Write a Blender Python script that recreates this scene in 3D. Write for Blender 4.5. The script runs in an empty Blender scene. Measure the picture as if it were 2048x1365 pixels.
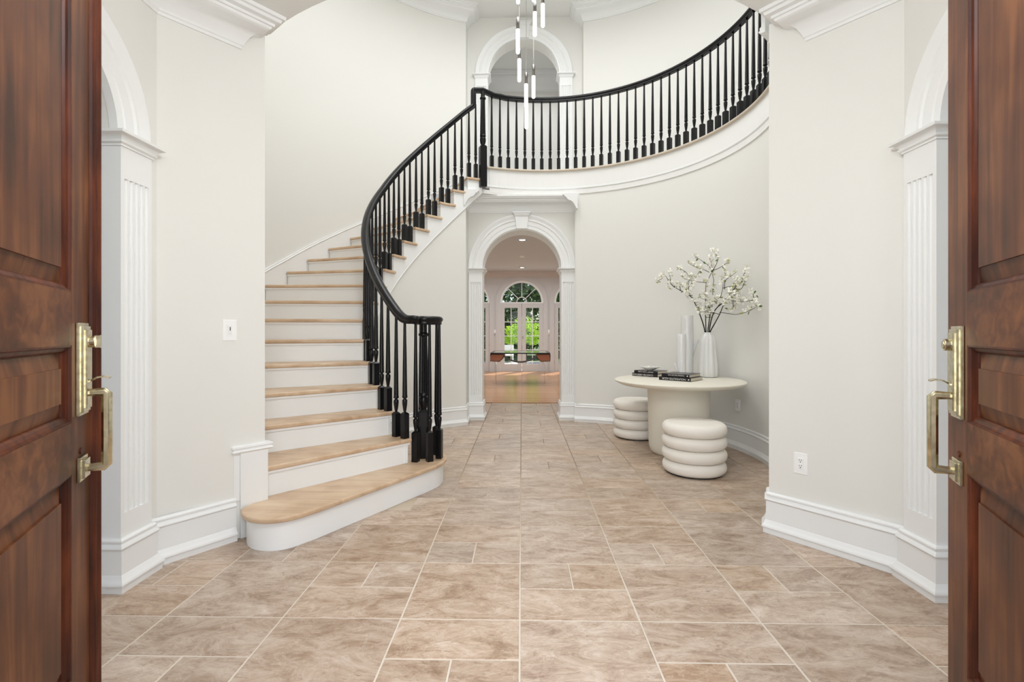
import bpy, bmesh, math, random
from mathutils import Vector, Matrix, noise
PI = math.pi
S = bpy.context.scene
C = S.collection
cos, sin, rad = math.cos, math.sin, math.radians

# ------------------------------------------------------------------ camera
YAW = 0.0201; F = 975.0; CX = 1024.0; HZ = 666.2; EYE = 1.2
cd = bpy.data.cameras.new('camera'); cam = bpy.data.objects.new('camera', cd); C.objects.link(cam)
cam.location = (0, 0, EYE); cam.rotation_euler = (PI/2, 0, YAW)
cd.sensor_width = 36; cd.lens = F/2048*36; cd.shift_y = -16.3/2048
cd.clip_start = 0.05; cd.clip_end = 200
S.camera = cam
S.view_settings.view_transform = 'Standard'; S.view_settings.look = 'None'
S.view_settings.gamma = 1; S.view_settings.use_curve_mapping = False
S.view_settings.exposure = 0.0

# ------------------------------------------------------------------ sky, sun, large lights
w = bpy.data.worlds.new('sky'); S.world = w; w.use_nodes = True
wn = w.node_tree.nodes; wl = w.node_tree.links
sky = wn.new('ShaderNodeTexSky'); sky.sky_type = 'NISHITA'; sky.sun_disc = False
sky.sun_elevation = rad(52); sky.sun_rotation = rad(160)
wl.new(sky.outputs[0], wn['Background'].inputs[0]); wn['Background'].inputs[1].default_value = 0.16
def sun(rot, e, col=(1, .96, .9), ang=1.0):
    l = bpy.data.lights.new('sun', 'SUN'); l.energy = e; l.color = col; l.angle = rad(ang)
    o = bpy.data.objects.new('sun', l); C.objects.link(o); o.rotation_euler = rot
def area(name, loc, rot, sx, sy, e, col=(1, 1, 1)):
    l = bpy.data.lights.new(name, 'AREA'); l.shape = 'RECTANGLE'; l.size = sx; l.size_y = sy; l.energy = e; l.color = col
    o = bpy.data.objects.new(name, l); C.objects.link(o); o.location = loc; o.rotation_euler = rot
sun((rad(38), 0, rad(155)), 7.5)
COOL = (0.97, 0.985, 1.0); WARM = (1, 0.95, 0.88)
def lamp(name, loc, e, r, col):
    l = bpy.data.lights.new(name, 'POINT'); l.energy = e; l.shadow_soft_size = r; l.color = col
    o = bpy.data.objects.new(name, l); C.objects.link(o); o.location = loc
WH = (.97, .985, 1)
area('doorway_daylight', (0, -0.9, 1.75), (rad(90), 0, 0), 2.4, 2.6, 88, WH)
area('rotunda_ceiling_fill', (0.15, 4.9, 6.15), (0, 0, 0), 2.6, 2.6, 92, WH)  # added soft fill under the high ceiling, not a fixture
lamp('upper_pendant_glow', (.06, 4.85, 5.35), 30, .25, WH)
lamp('vestibule_fill', (0, 1.0, 2.45), 52, .18, WH)  # unseen point light added to brighten the vestibule ceiling, not a real lantern
area('gallery_light', (0.05, 8.7, 5.9), (0, 0, 0), 1.6, 0.8, 16, WH)
area('family_room_light', (0, 11.5, 3.0), (0, 0, 0), 4.5, 4.5, 125, (.90, .96, 1))
area('passage_light', (0, 7.6, 3.0), (0, 0, 0), 0.6, 0.6, 6, WH)

# ------------------------------------------------------------------ materials
MATS = {}
def mat(name, col, rough=0.5, metal=0.0, spec=0.5, coat=0.0):
    m = bpy.data.materials.new(name); m.use_nodes = True
    b = m.node_tree.nodes['Principled BSDF']
    b.inputs['Base Color'].default_value = (*col, 1); b.inputs['Roughness'].default_value = rough
    b.inputs['Metallic'].default_value = metal; b.inputs['Specular IOR Level'].default_value = spec
    b.inputs['Coat Weight'].default_value = coat
    MATS[name] = m
    return m
def nodes(m): return m.node_tree.nodes, m.node_tree.links, m.node_tree.nodes['Principled BSDF']
def ramp(n, stops):
    r = n.new('ShaderNodeValToRGB'); e = r.color_ramp.elements
    while len(e) < len(stops): e.new(0.5)
    for q, (p, c) in zip(e, stops): q.position = p; q.color = (*c, 1)
    return r
def srgb(r, g, b):
    f = lambda v: (v/255/12.92) if v/255 <= .04045 else ((v/255+.055)/1.055)**2.4
    return (f(r), f(g), f(b))
def bump(m, scale, strength, dist=0.01, detail=3, coord='Object'):
    n, l, b = nodes(m)
    t = n.new('ShaderNodeTexCoord'); x = n.new('ShaderNodeTexNoise'); x.inputs['Scale'].default_value = scale; x.inputs['Detail'].default_value = detail
    bp = n.new('ShaderNodeBump'); bp.inputs['Strength'].default_value = strength; bp.inputs['Distance'].default_value = dist
    l.new(t.outputs[coord], x.inputs['Vector']); l.new(x.outputs['Fac'], bp.inputs['Height']); l.new(bp.outputs[0], b.inputs['Normal'])
wallm = mat('wall_paint', srgb(236, 235, 230), 0.7, spec=.3); bump(wallm, 220, .06, .002)
ceilm = mat('ceiling_paint', srgb(240, 240, 237), 0.8, spec=.2)
trimm = mat('trim_paint', srgb(243, 244, 243), 0.38, spec=.4)
greym = mat('taupe_paint', srgb(212, 209, 207), 0.6, spec=.3)
blackm = mat('black_lacquer', (0.006, 0.006, 0.007), 0.25, spec=.28)
brassm = mat('polished_brass', (0.70, 0.61, 0.40), 0.24, 1.0)
bn, bl, bb = nodes(brassm)
_t = bn.new('ShaderNodeTexCoord'); _n = bn.new('ShaderNodeTexNoise'); _n.inputs['Scale'].default_value = 60
_r = ramp(bn, [(0.35, (0.46, 0.41, 0.27)), (0.6, (0.64, 0.58, 0.41))]); bl.new(_t.outputs['Object'], _n.inputs['Vector']); bl.new(_n.outputs['Fac'], _r.inputs[0]); bl.new(_r.outputs[0], bb.inputs['Base Color'])
chromem = mat('polished_chrome', (0.52, 0.50, 0.48), 0.14, 1.0)
nickelm = mat('dark_polished_nickel', (0.20, 0.19, 0.18), 0.2, 1.0)
platem = mat('white_plastic', srgb(252, 252, 251), 0.3)
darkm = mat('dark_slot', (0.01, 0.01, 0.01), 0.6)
creamm = mat('cream_plaster', srgb(234, 229, 215), 0.55, spec=.3)
stoolm = mat('cream_boucle', srgb(240, 235, 226), 0.85, spec=.15); bump(stoolm, 300, .12, .002)
ceramm = mat('white_ceramic', srgb(226, 226, 224), 0.16, spec=.6)
barkc = mat('crackle_glaze', srgb(232, 232, 231), 0.10, spec=.8); bump(barkc, 38, .6, .006)
pagem = mat('book_pages', srgb(214, 204, 186), 0.8)
coverm = mat('black_book_cover', (0.012, 0.012, 0.013), 0.3)
letterm = mat('spine_lettering', srgb(225, 220, 215), 0.6)
barkm = mat('dark_twig_bark', (0.018, 0.011, 0.008), 0.8)
petalm = mat('cream_petal', srgb(250, 248, 238), 0.7)
budm = mat('green_bud', srgb(166, 174, 76), 0.7)
leafm = mat('dark_green_leaf', srgb(84, 118, 48), 0.5)
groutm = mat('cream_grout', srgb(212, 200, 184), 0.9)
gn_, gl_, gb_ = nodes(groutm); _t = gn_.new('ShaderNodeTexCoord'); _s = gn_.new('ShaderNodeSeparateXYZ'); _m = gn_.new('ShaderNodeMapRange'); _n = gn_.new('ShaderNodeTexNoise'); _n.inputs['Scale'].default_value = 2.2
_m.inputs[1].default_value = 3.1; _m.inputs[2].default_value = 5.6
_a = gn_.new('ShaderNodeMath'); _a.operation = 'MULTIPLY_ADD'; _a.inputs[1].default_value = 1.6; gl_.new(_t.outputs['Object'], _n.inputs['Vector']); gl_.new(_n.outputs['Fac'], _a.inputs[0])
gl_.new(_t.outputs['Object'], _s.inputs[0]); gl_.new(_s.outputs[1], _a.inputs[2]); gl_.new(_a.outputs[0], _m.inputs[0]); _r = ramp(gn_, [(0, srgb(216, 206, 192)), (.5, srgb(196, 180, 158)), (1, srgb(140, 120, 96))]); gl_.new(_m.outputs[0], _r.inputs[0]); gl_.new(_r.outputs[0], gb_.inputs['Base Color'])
patiom = mat('pale_stone_paving', srgb(200, 196, 188), 0.8)
soilm = mat('lawn_green', srgb(66, 92, 38), 0.9)
wickm = mat('red_brown_leather', srgb(168, 104, 74), 0.5); bump(wickm, 120, .3, .003)
emis = mat('glowing_acrylic', (1, .97, .93), 0.4)
en, el, eb = nodes(emis); eb.inputs['Emission Color'].default_value = (1, .93, .84, 1); eb.inputs['Emission Strength'].default_value = 2.6
lampm = mat('lamp_lens', (1, 1, 1), 0.4); n_, l_, b_ = nodes(lampm); b_.inputs['Emission Color'].default_value = (1, .97, .92, 1); b_.inputs['Emission Strength'].default_value = 6
glassm = mat('window_glass', (1, 1, 1), 0.0)
gn, gl, gb = nodes(glassm); gn.remove(gb)
_tr = gn.new('ShaderNodeBsdfTransparent'); _gl = gn.new('ShaderNodeBsdfGlossy'); _gl.inputs['Roughness'].default_value = 0.02
_mx = gn.new('ShaderNodeMixShader'); _fr = gn.new('ShaderNodeFresnel'); _fr.inputs['IOR'].default_value = 1.3
gl.new(_fr.outputs[0], _mx.inputs[0]); gl.new(_tr.outputs[0], _mx.inputs[1]); gl.new(_gl.outputs[0], _mx.inputs[2]); gl.new(_mx.outputs[0], gn['Material Output'].inputs[0])
def leafmat(name, a, b, tr=0.35):
    m = mat(name, a, 0.6); n, l, bs = nodes(m)
    g = n.new('ShaderNodeNewGeometry'); r = ramp(n, [(0, a), (1, b)]); l.new(g.outputs['Random Per Island'], r.inputs[0]); l.new(r.outputs[0], bs.inputs['Base Color'])
    t = n.new('ShaderNodeBsdfTranslucent'); l.new(r.outputs[0], t.inputs[0]); mx = n.new('ShaderNodeMixShader'); mx.inputs[0].default_value = tr
    l.new(bs.outputs[0], mx.inputs[1]); l.new(t.outputs[0], mx.inputs[2]); l.new(mx.outputs[0], n['Material Output'].inputs[0])
    return m
maplem = leafmat('bright_maple_leaves', srgb(140, 190, 40), srgb(205, 235, 80), .5)
darkleafm = leafmat('dark_evergreen_leaves', srgb(28, 58, 26), srgb(140, 170, 110), .35)
midleafm = leafmat('mid_green_leaves', srgb(50, 86, 40), srgb(120, 150, 80), .3)

acrylm = glassm.copy(); acrylm.name = 'clear_acrylic'
for q in acrylm.node_tree.nodes:
    if q.type == 'FRESNEL': q.inputs['IOR'].default_value = 1.02
# stone tile: clouds, veins and pits, each tile its own offset
def tile_material():
    m = mat('veined_stone_tile', srgb(190, 168, 145), 0.34, spec=.45); n, l, b = nodes(m)
    tc = n.new('ShaderNodeTexCoord'); oi = n.new('ShaderNodeObjectInfo')
    mul = n.new('ShaderNodeVectorMath'); mul.operation = 'SCALE'; mul.inputs['Scale'].default_value = 37.0
    comb = n.new('ShaderNodeCombineXYZ')
    l.new(oi.outputs['Random'], comb.inputs[0]); l.new(oi.outputs['Random'], comb.inputs[1]); l.new(comb.outputs[0], mul.inputs[0])
    add = n.new('ShaderNodeVectorMath'); l.new(tc.outputs['Object'], add.inputs[0]); l.new(mul.outputs[0], add.inputs[1])
    mp = n.new('ShaderNodeMapping'); mp.inputs['Scale'].default_value = (1.0, 2.1, 1); rt = n.new('ShaderNodeCombineXYZ'); rm = n.new('ShaderNodeMath'); rm.operation = 'MULTIPLY'; rm.inputs[1].default_value = 9.0; l.new(oi.outputs['Random'], rm.inputs[0]); l.new(rm.outputs[0], rt.inputs[2]); l.new(rt.outputs[0], mp.inputs['Rotation'])
    l.new(add.outputs[0], mp.inputs[0])
    a = n.new('ShaderNodeTexNoise'); a.inputs['Scale'].default_value = 4.6; a.inputs['Detail'].default_value = 12; a.inputs['Roughness'].default_value = .80; a.inputs['Distortion'].default_value = .7
    l.new(mp.outputs[0], a.inputs['Vector'])
    r = ramp(n, [(0.30, srgb(132, 106, 86)), (0.43, srgb(170, 146, 125)), (0.53, srgb(193, 172, 153)), (0.68, srgb(218, 203, 188))])
    l.new(a.outputs['Fac'], r.inputs[0])
    # pale veins
    v = n.new('ShaderNodeTexNoise'); v.inputs['Scale'].default_value = 3.4; v.inputs['Detail'].default_value = 9; v.inputs['Roughness'].default_value = .7; v.inputs['Distortion'].default_value = 1.4
    l.new(mp.outputs[0], v.inputs['Vector'])
    vr = ramp(n, [(0.485, (0, 0, 0)), (0.5, (1, 1, 1)), (0.515, (0, 0, 0))]); l.new(v.outputs['Fac'], vr.inputs[0])
    mx = n.new('ShaderNodeMix'); mx.data_type = 'RGBA'; l.new(r.outputs[0], mx.inputs[6]); mx.inputs[7].default_value = (*srgb(228, 214, 198), 1)
    sc = n.new('ShaderNodeMath'); sc.operation = 'MULTIPLY'; sc.inputs[1].default_value = 0.38; l.new(vr.outputs[0], sc.inputs[0]); l.new(sc.outputs[0], mx.inputs[0])
    # dark streaks
    d = n.new('ShaderNodeTexNoise'); d.inputs['Scale'].default_value = 16; d.inputs['Detail'].default_value = 10; d.inputs['Roughness'].default_value = .7; d.inputs['Distortion'].default_value = .8
    l.new(mp.outputs[0], d.inputs['Vector'])
    dr = ramp(n, [(0.56, (0, 0, 0)), (0.70, (1, 1, 1))]); l.new(d.outputs['Fac'], dr.inputs[0])
    s2 = n.new('ShaderNodeMath'); s2.operation = 'MULTIPLY'; s2.inputs[1].default_value = 0.75; l.new(dr.outputs[0], s2.inputs[0])
    mx2 = n.new('ShaderNodeMix'); mx2.data_type = 'RGBA'; l.new(s2.outputs[0], mx2.inputs[0]); l.new(mx.outputs[2], mx2.inputs[6]); mx2.inputs[7].default_value = (*srgb(138, 108, 84), 1)
    hs = n.new('ShaderNodeHueSaturation'); l.new(mx2.outputs[2], hs.inputs['Color'])
    mr = n.new('ShaderNodeMapRange'); l.new(oi.outputs['Random'], mr.inputs[0]); mr.inputs[3].default_value = .88; mr.inputs[4].default_value = 1.05
    mh = n.new('ShaderNodeMath'); mh.operation = 'MULTIPLY'; mh.inputs[1].default_value = 7.31; fr = n.new('ShaderNodeMath'); fr.operation = 'FRACT'; l.new(oi.outputs['Random'], mh.inputs[0]); l.new(mh.outputs[0], fr.inputs[0])
    ms = n.new('ShaderNodeMapRange'); ms.inputs[3].default_value = .92; ms.inputs[4].default_value = 1.14; l.new(fr.outputs[0], ms.inputs[0]); l.new(ms.outputs[0], hs.inputs['Saturation'])
    l.new(mr.outputs[0], hs.inputs['Value']); l.new(hs.outputs[0], b.inputs['Base Color'])
    bp = n.new('ShaderNodeBump'); bp.inputs['Strength'].default_value = .3; bp.inputs['Distance'].default_value = .004
    l.new(d.outputs['Fac'], bp.inputs['Height']); l.new(bp.outputs[0], b.inputs['Normal'])
    return m
tilem = tile_material()
def wood(name, cols, axis='Z', scale=1.0, rough=.35, coat=0.0, stretch=14, coordname='Object', rnd=False, spec=.5):
    m = mat(name, cols[1], rough, coat=coat); n, l, b = nodes(m)
    tc = n.new('ShaderNodeTexCoord'); mp = n.new('ShaderNodeMapping')
    sc = {'X': (1, stretch, stretch), 'Y': (stretch, 1, stretch), 'Z': (stretch, stretch, 1)}[axis]
    mp.inputs['Scale'].default_value = tuple(s*scale for s in sc)
    if rnd:
        oi = n.new('ShaderNodeObjectInfo'); ad = n.new('ShaderNodeVectorMath'); mu = n.new('ShaderNodeMath'); mu.operation = 'MULTIPLY'; mu.inputs[1].default_value = 31
        l.new(oi.outputs['Random'], mu.inputs[0]); l.new(tc.outputs[coordname], ad.inputs[0]); l.new(mu.outputs[0], ad.inputs[1]); l.new(ad.outputs[0], mp.inputs[0])
    else: l.new(tc.outputs[coordname], mp.inputs[0])
    b.inputs['Specular IOR Level'].default_value = spec
    a = n.new('ShaderNodeTexNoise'); a.inputs['Scale'].default_value = 1.0; a.inputs['Detail'].default_value = 6; a.inputs['Distortion'].default_value = .6
    l.new(mp.outputs[0], a.inputs['Vector'])
    c2 = n.new('ShaderNodeTexNoise'); c2.inputs['Scale'].default_value = 4.0; c2.inputs['Detail'].default_value = 3; l.new(tc.outputs[coordname], c2.inputs['Vector'])
    av = n.new('ShaderNodeMath'); av.operation = 'ADD'; l.new(a.outputs['Fac'], av.inputs[0]); l.new(c2.outputs['Fac'], av.inputs[1])
    hf = n.new('ShaderNodeMath'); hf.operation = 'MULTIPLY'; hf.inputs[1].default_value = .5; l.new(av.outputs[0], hf.inputs[0])
    r = ramp(n, [(0.36, cols[0]), (0.5, cols[1]), (0.64, cols[2])]); l.new(hf.outputs[0], r.inputs[0]); l.new(r.outputs[0], b.inputs['Base Color'])
    bp = n.new('ShaderNodeBump'); bp.inputs['Strength'].default_value = .08; bp.inputs['Distance'].default_value = .002; l.new(a.outputs['Fac'], bp.inputs['Height']); l.new(bp.outputs[0], b.inputs['Normal'])
    return m
mahog_v = wood('mahogany_upright_grain', [srgb(60, 30, 13), srgb(94, 51, 25), srgb(124, 76, 42)], 'Z', 2.0, .42, .0, spec=.22)
mahog_h = wood('mahogany_level_grain', [srgb(60, 30, 13), srgb(94, 51, 25), srgb(124, 76, 42)], 'X', 2.0, .42, .0, spec=.22)
mahog_d = wood('red_mahogany_moulding', [srgb(42, 16, 7), srgb(72, 31, 15), srgb(104, 50, 25)], 'Z', 3.0, .45, .0, spec=.25)
oakm = wood('pale_oak_tread', [srgb(184, 154, 123), srgb(207, 178, 147), srgb(221, 197, 168)], 'X', 1.6, .42, 0, 10, 'Object', True)
def floorboards():
    m = mat('honey_oak_boards', srgb(205, 150, 100), .22, spec=.5); n, l, b = nodes(m)
    tc = n.new('ShaderNodeTexCoord'); mp = n.new('ShaderNodeMapping'); mp.inputs['Rotation'].default_value = (0, 0, 0); l.new(tc.outputs['Object'], mp.inputs[0])
    br = n.new('ShaderNodeTexBrick'); br.inputs['Scale'].default_value = 1; br.inputs['Brick Width'].default_value = 1.4; br.inputs['Row Height'].default_value = .085; br.inputs['Mortar Size'].default_value = .0015
    br.inputs['Color1'].default_value = (*srgb(206, 158, 116), 1); br.inputs['Color2'].default_value = (*srgb(188, 136, 94), 1); br.inputs['Mortar'].default_value = (*srgb(150, 104, 70), 1)
    l.new(mp.outputs[0], br.inputs['Vector']); l.new(br.outputs[0], b.inputs['Base Color'])
    return m
boardm = floorboards()

# ------------------------------------------------------------------ mesh helpers
class MB:
    def __init__(s): s.v = []; s.f = []
    def add(s, vs, fs):
        o = len(s.v); s.v += [tuple(x) for x in vs]; s.f += [tuple(i+o for i in f) for f in fs]; return s
    def box(s, x0, x1, y0, y1, z0, z1):
        v = [(x, y, z) for x in (x0, x1) for y in (y0, y1) for z in (z0, z1)]
        return s.add(v, [(0, 1, 3, 2), (4, 6, 7, 5), (0, 4, 5, 1), (2, 3, 7, 6), (0, 2, 6, 4), (1, 5, 7, 3)])
    def obox(s, o, u, v, w, a0, a1, b0, b1, c0, c1):   # box in frame o + a*u + b*v + c*w
        o, u, v, w = Vector(o), Vector(u), Vector(v), Vector(w)
        p = [o+u*a+v*b+w*c for a in (a0, a1) for b in (b0, b1) for c in (c0, c1)]
        return s.add(p, [(0, 1, 3, 2), (4, 6, 7, 5), (0, 4, 5, 1), (2, 3, 7, 6), (0, 2, 6, 4), (1, 5, 7, 3)])
    def prism(s, poly, z0, z1):
        n = len(poly); v = [(x, y, z0) for x, y in poly]+[(x, y, z1) for x, y in poly]
        return s.add(v, [tuple(range(n))[::-1], tuple(range(n, 2*n))]+[(i, (i+1) % n, n+(i+1) % n, n+i) for i in range(n)])
    def lathe(s, prof, seg=24, c=(0, 0, 0), cap=True, fn=None):
        v = []; f = []; m = len(prof)
        for r, z in prof:
            for k in range(seg):
                a = 2*PI*k/seg; rr = r*(fn(a, z) if fn else 1); v.append((c[0]+rr*cos(a), c[1]+rr*sin(a), c[2]+z))
        for i in range(m-1):
            for k in range(seg): f.append((i*seg+k, i*seg+(k+1) % seg, (i+1)*seg+(k+1) % seg, (i+1)*seg+k))
        if cap: f.append(tuple(range(seg))[::-1]); f.append(tuple((m-1)*seg+k for k in range(seg)))
        return s.add(v, f)
    def tube(s, pts, r, seg=6, r1=None, cap=True):
        pts = [Vector(p) for p in pts]; n = len(pts); v = []; f = []
        for i, p in enumerate(pts):
            t = (pts[min(i+1, n-1)]-pts[max(i-1, 0)]).normalized()
            a = t.cross(Vector((0, 0, 1)));
            if a.length < .1: a = t.cross(Vector((0, 1, 0)))
            a.normalize(); b = t.cross(a); rr = r if r1 is None else r+(r1-r)*i/max(n-1, 1)
            for k in range(seg):
                q = 2*PI*k/seg; v.append(p+a*(rr*cos(q))+b*(rr*sin(q)))
        for i in range(n-1):
            for k in range(seg): f.append((i*seg+k, i*seg+(k+1) % seg, (i+1)*seg+(k+1) % seg, (i+1)*seg+k))
        if cap: f.append(tuple(range(seg))); f.append(tuple((n-1)*seg+k for k in range(seg)))
        return s.add(v, f)
    def sweep(s, path, prof, side=1, z=0.0, closed=False):
        """profile (offset, height) swept along a level polyline with mitred corners"""
        n = len(path); P = [Vector((x, y)) for x, y in path]; nor = []
        for i in range(n):
            e0 = (P[i]-P[i-1]) if (i > 0 or closed) else None
            e1 = (P[(i+1) % n]-P[i]) if (i < n-1 or closed) else None
            f = lambda e: Vector((-e.y, e.x)).normalized()*side
            if e0 is None: nn = f(e1)
            elif e1 is None: nn = f(e0)
            else:
                a, b = f(e0), f(e1); nn = (a+b); nn = nn/max(nn.dot(a), .15) if nn.length > 1e-6 else a
            nor.append(nn)
        m = len(prof); v = []; fs = []
        for i in range(n):
            for (p, h) in prof: q = P[i]+nor[i]*p; v.append((q.x, q.y, z+h))
        rng = n if closed else n-1
        for i in range(rng):
            j = (i+1) % n
            for k in range(m):
                k2 = (k+1) % m; fs.append((i*m+k, j*m+k, j*m+k2, i*m+k2))
        if not closed: fs.append(tuple(range(m))); fs.append(tuple((n-1)*m+k for k in range(m))[::-1])
        return s.add(v, fs)
ORG = {}
def origin(p): return ORG.get(p.name, Vector((0, 0, 0))) if p else Vector((0, 0, 0))
def obj(name, mb, m, parent=None, smooth=False, loc=None, bev=0, seg=2, recalc=True, sub=0, auto=None):
    """vertices are given in world coordinates; the object's origin sits at its parent's (or at loc for a top-level mesh)"""
    o0 = origin(parent) if parent else Vector(loc or (0, 0, 0))
    me = bpy.data.meshes.new(name); me.from_pydata([tuple(Vector(v)-o0) for v in mb.v], [], mb.f)
    if recalc:
        bm = bmesh.new(); bm.from_mesh(me); bmesh.ops.recalc_face_normals(bm, faces=bm.faces); bm.to_mesh(me); bm.free()
    me.materials.append(m)
    if smooth or auto:
        me.polygons.foreach_set('use_smooth', [True]*len(me.polygons))
        if auto: me.set_sharp_from_angle(angle=rad(auto))
    o = bpy.data.objects.new(name, me); C.objects.link(o)
    if parent: o.parent = parent
    else: o.location = o0
    ORG[o.name] = o0
    if bev:
        b = o.modifiers.new('bevel', 'BEVEL'); b.width = bev; b.segments = seg; b.limit_method = 'ANGLE'; b.angle_limit = rad(35)
    return o
def tag(o, label, cat, group=None, kind=None):
    o['label'] = label; o['category'] = cat
    if group: o['group'] = group
    if kind: o['kind'] = kind
    return o
def thing(name, label, cat, loc=(0, 0, 0), group=None, kind=None):
    o = bpy.data.objects.new(name, None); C.objects.link(o); o.location = loc; o.empty_display_size = .1
    ORG[o.name] = Vector(loc); return tag(o, label, cat, group, kind)
def share(name, src, parent, loc, rz=0, scale=None):
    """another copy of a mesh already made, placed at world loc under parent"""
    o = src.copy(); C.objects.link(o); o.name = name; o.parent = parent; o.location = Vector(loc)-origin(parent); o.rotation_euler = (0, 0, rz)
    if scale: o.scale = scale
    return o
def W(px, py, D):    # a point seen at photograph pixel (px, py), D metres in front of the eye
    r = (px-CX)/F; z = -(py-HZ)/F; c, s = cos(YAW), sin(YAW)
    return Vector((D*(-s+r*c), D*(c+r*s), EYE+D*z))
def px_of(x, y):
    c, s = cos(YAW), sin(YAW); return CX+F*(x*c+y*s)/(-x*s+y*c)
def arc(cx, cy, R, a0, a1, n=24):
    return [(cx+R*cos(rad(a0+(a1-a0)*i/n)), cy+R*sin(rad(a0+(a1-a0)*i/n))) for i in range(n+1)]
def pol(cx, cy, R, a): return (cx+R*cos(rad(a)), cy+R*sin(rad(a)))

# ------------------------------------------------------------------ profiles
BASE = [(-.01, 0), (.032, 0), (.032, .032), (.040, .036), (.040, .044), (.034, .052), (.026, .062), (.022, .074), (.018, .078), (.016, .19),
        (.020, .193), (.024, .200), (.022, .208), (.014, .214), (.012, .222), (.016, .226), (.016, .234), (.008, .242), (-.01, .242)]
CROWN = [(-.01, -.20), (.010, -.20), (.012, -.185), (.018, -.18), (.022, -.165), (.045, -.125), (.075, -.098), (.105, -.088), (.125, -.075), (.130, -.062),
         (.140, -.060), (.142, -.045), (.165, -.038), (.170, -.022), (.185, -.020), (.187, 0), (-.01, 0)]
CAP = [(-.005, 0), (.006, 0), (.006, .008), (.016, .014), (.018, .022), (.012, .026), (.018, .034), (.030, .046), (.044, .050), (.046, .062), (-.005, .062)]

H1 = 3.06; LAND = 3.42; H2 = 6.25
R0 = 0.19                                  # riser height
C1 = (-.037, 5.0); RI = 1.47; RO = 2.70    # stair circle
C2 = (.30, 4.70); R2 = 1.965               # rotunda wall circle
def aT(n):                                 # angle of nosing n
    return 236.4-8.4*(n-2) if n <= 10 else 169.2-7.4*(n-10)
def nose(a):                               # height of the nosing line at angle a
    if a > 169.2: return R0*(2+(236.4-a)/8.4)
    return R0*(10+(169.2-a)/7.4)

# ------------------------------------------------------------------ floor
# tile setting bed
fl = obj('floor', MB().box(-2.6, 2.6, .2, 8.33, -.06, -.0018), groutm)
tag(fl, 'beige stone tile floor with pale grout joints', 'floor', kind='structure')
U = .5; X0 = -.0085; Y0 = 2.036; G = .0027
def tile_mesh(name, a, b):
    mb = MB(); k = .0025; t = .011
    h = [(-a+k, -b+k), (a-k, -b+k), (a-k, b-k), (-a+k, b-k)]; g = [(-a, -b), (a, -b), (a, b), (-a, b)]
    v = [(x, y, -t) for x, y in g]+[(x, y, -.0022) for x, y in g]+[(x, y, 0) for x, y in h]
    f = [(0, 1, 2, 3)[::-1], (8, 9, 10, 11)]
    for i in range(4): j = (i+1) % 4; f += [(i, j, 4+j, 4+i), (4+i, 4+j, 8+j, 8+i)]
    mb.add(v, f); me = bpy.data.meshes.new(name); me.from_pydata(mb.v, [], mb.f); me.materials.append(tilem); return me
tm = {'full': tile_mesh('tile_full', .25-G, .25-G), 'half': tile_mesh('tile_half', .25-G, .125-G), 'quarter': tile_mesh('tile_quarter', .125-G, .125-G)}
random.seed(4)
def in_plan(x, y, m):
    if y < 2.55: return abs(x) < 1.98+m and y > .55
    if y < 3.1: return abs(x) < 1.9-(y-2.5)*.7+m
    if y < 6.5:
        if math.hypot(x-C2[0], y-C2[1]) > R2+m: return False
        return x > -.6 or math.hypot(x-C1[0], y-C1[1]) < 1.56+m
    return abs(x) < .82 and y < 8.3
def put_tile(kind, cx, cy, hx, hy):
    if not any(in_plan(cx+a*hx, cy+b*hy, .02) for a in (-1, 0, 1) for b in (-1, 0, 1)): return
    if cx < -1.45 and cy > 3.3: return
    o = bpy.data.objects.new('tile', tm[kind]); C.objects.link(o); o.parent = fl
    o.location = (cx, cy, random.uniform(-.0008, .0004)); o.rotation_euler = (random.uniform(-.0015, .0015), random.uniform(-.0015, .0015), random.uniform(-.0015, .0015))
for i in range(-5, 6):
    for j in range(-3, 13):
        x, y = X0+U*i, Y0+U*j
        if y+.5 > 8.6: continue
        if (i+j) % 2: put_tile('full', x+.25, y+.25, .25, .25)
        else:
            q, s = (.375, .125) if i % 2 == 0 else (.125, .375)
            if y+.5 > 8.34: q = s = .125
            put_tile('quarter', x+.125, y+q, .125, .125); put_tile('quarter', x+.375, y+q, .125, .125)
            if q != s: put_tile('half', x+.25, y+s, .25, .125)
wf = tag(obj('floor', MB().box(-3.4, 3.4, 8.332, 15.1, -.06, .012), boardm), 'honey oak strip floor of the room beyond the arch', 'floor', kind='structure')

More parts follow.
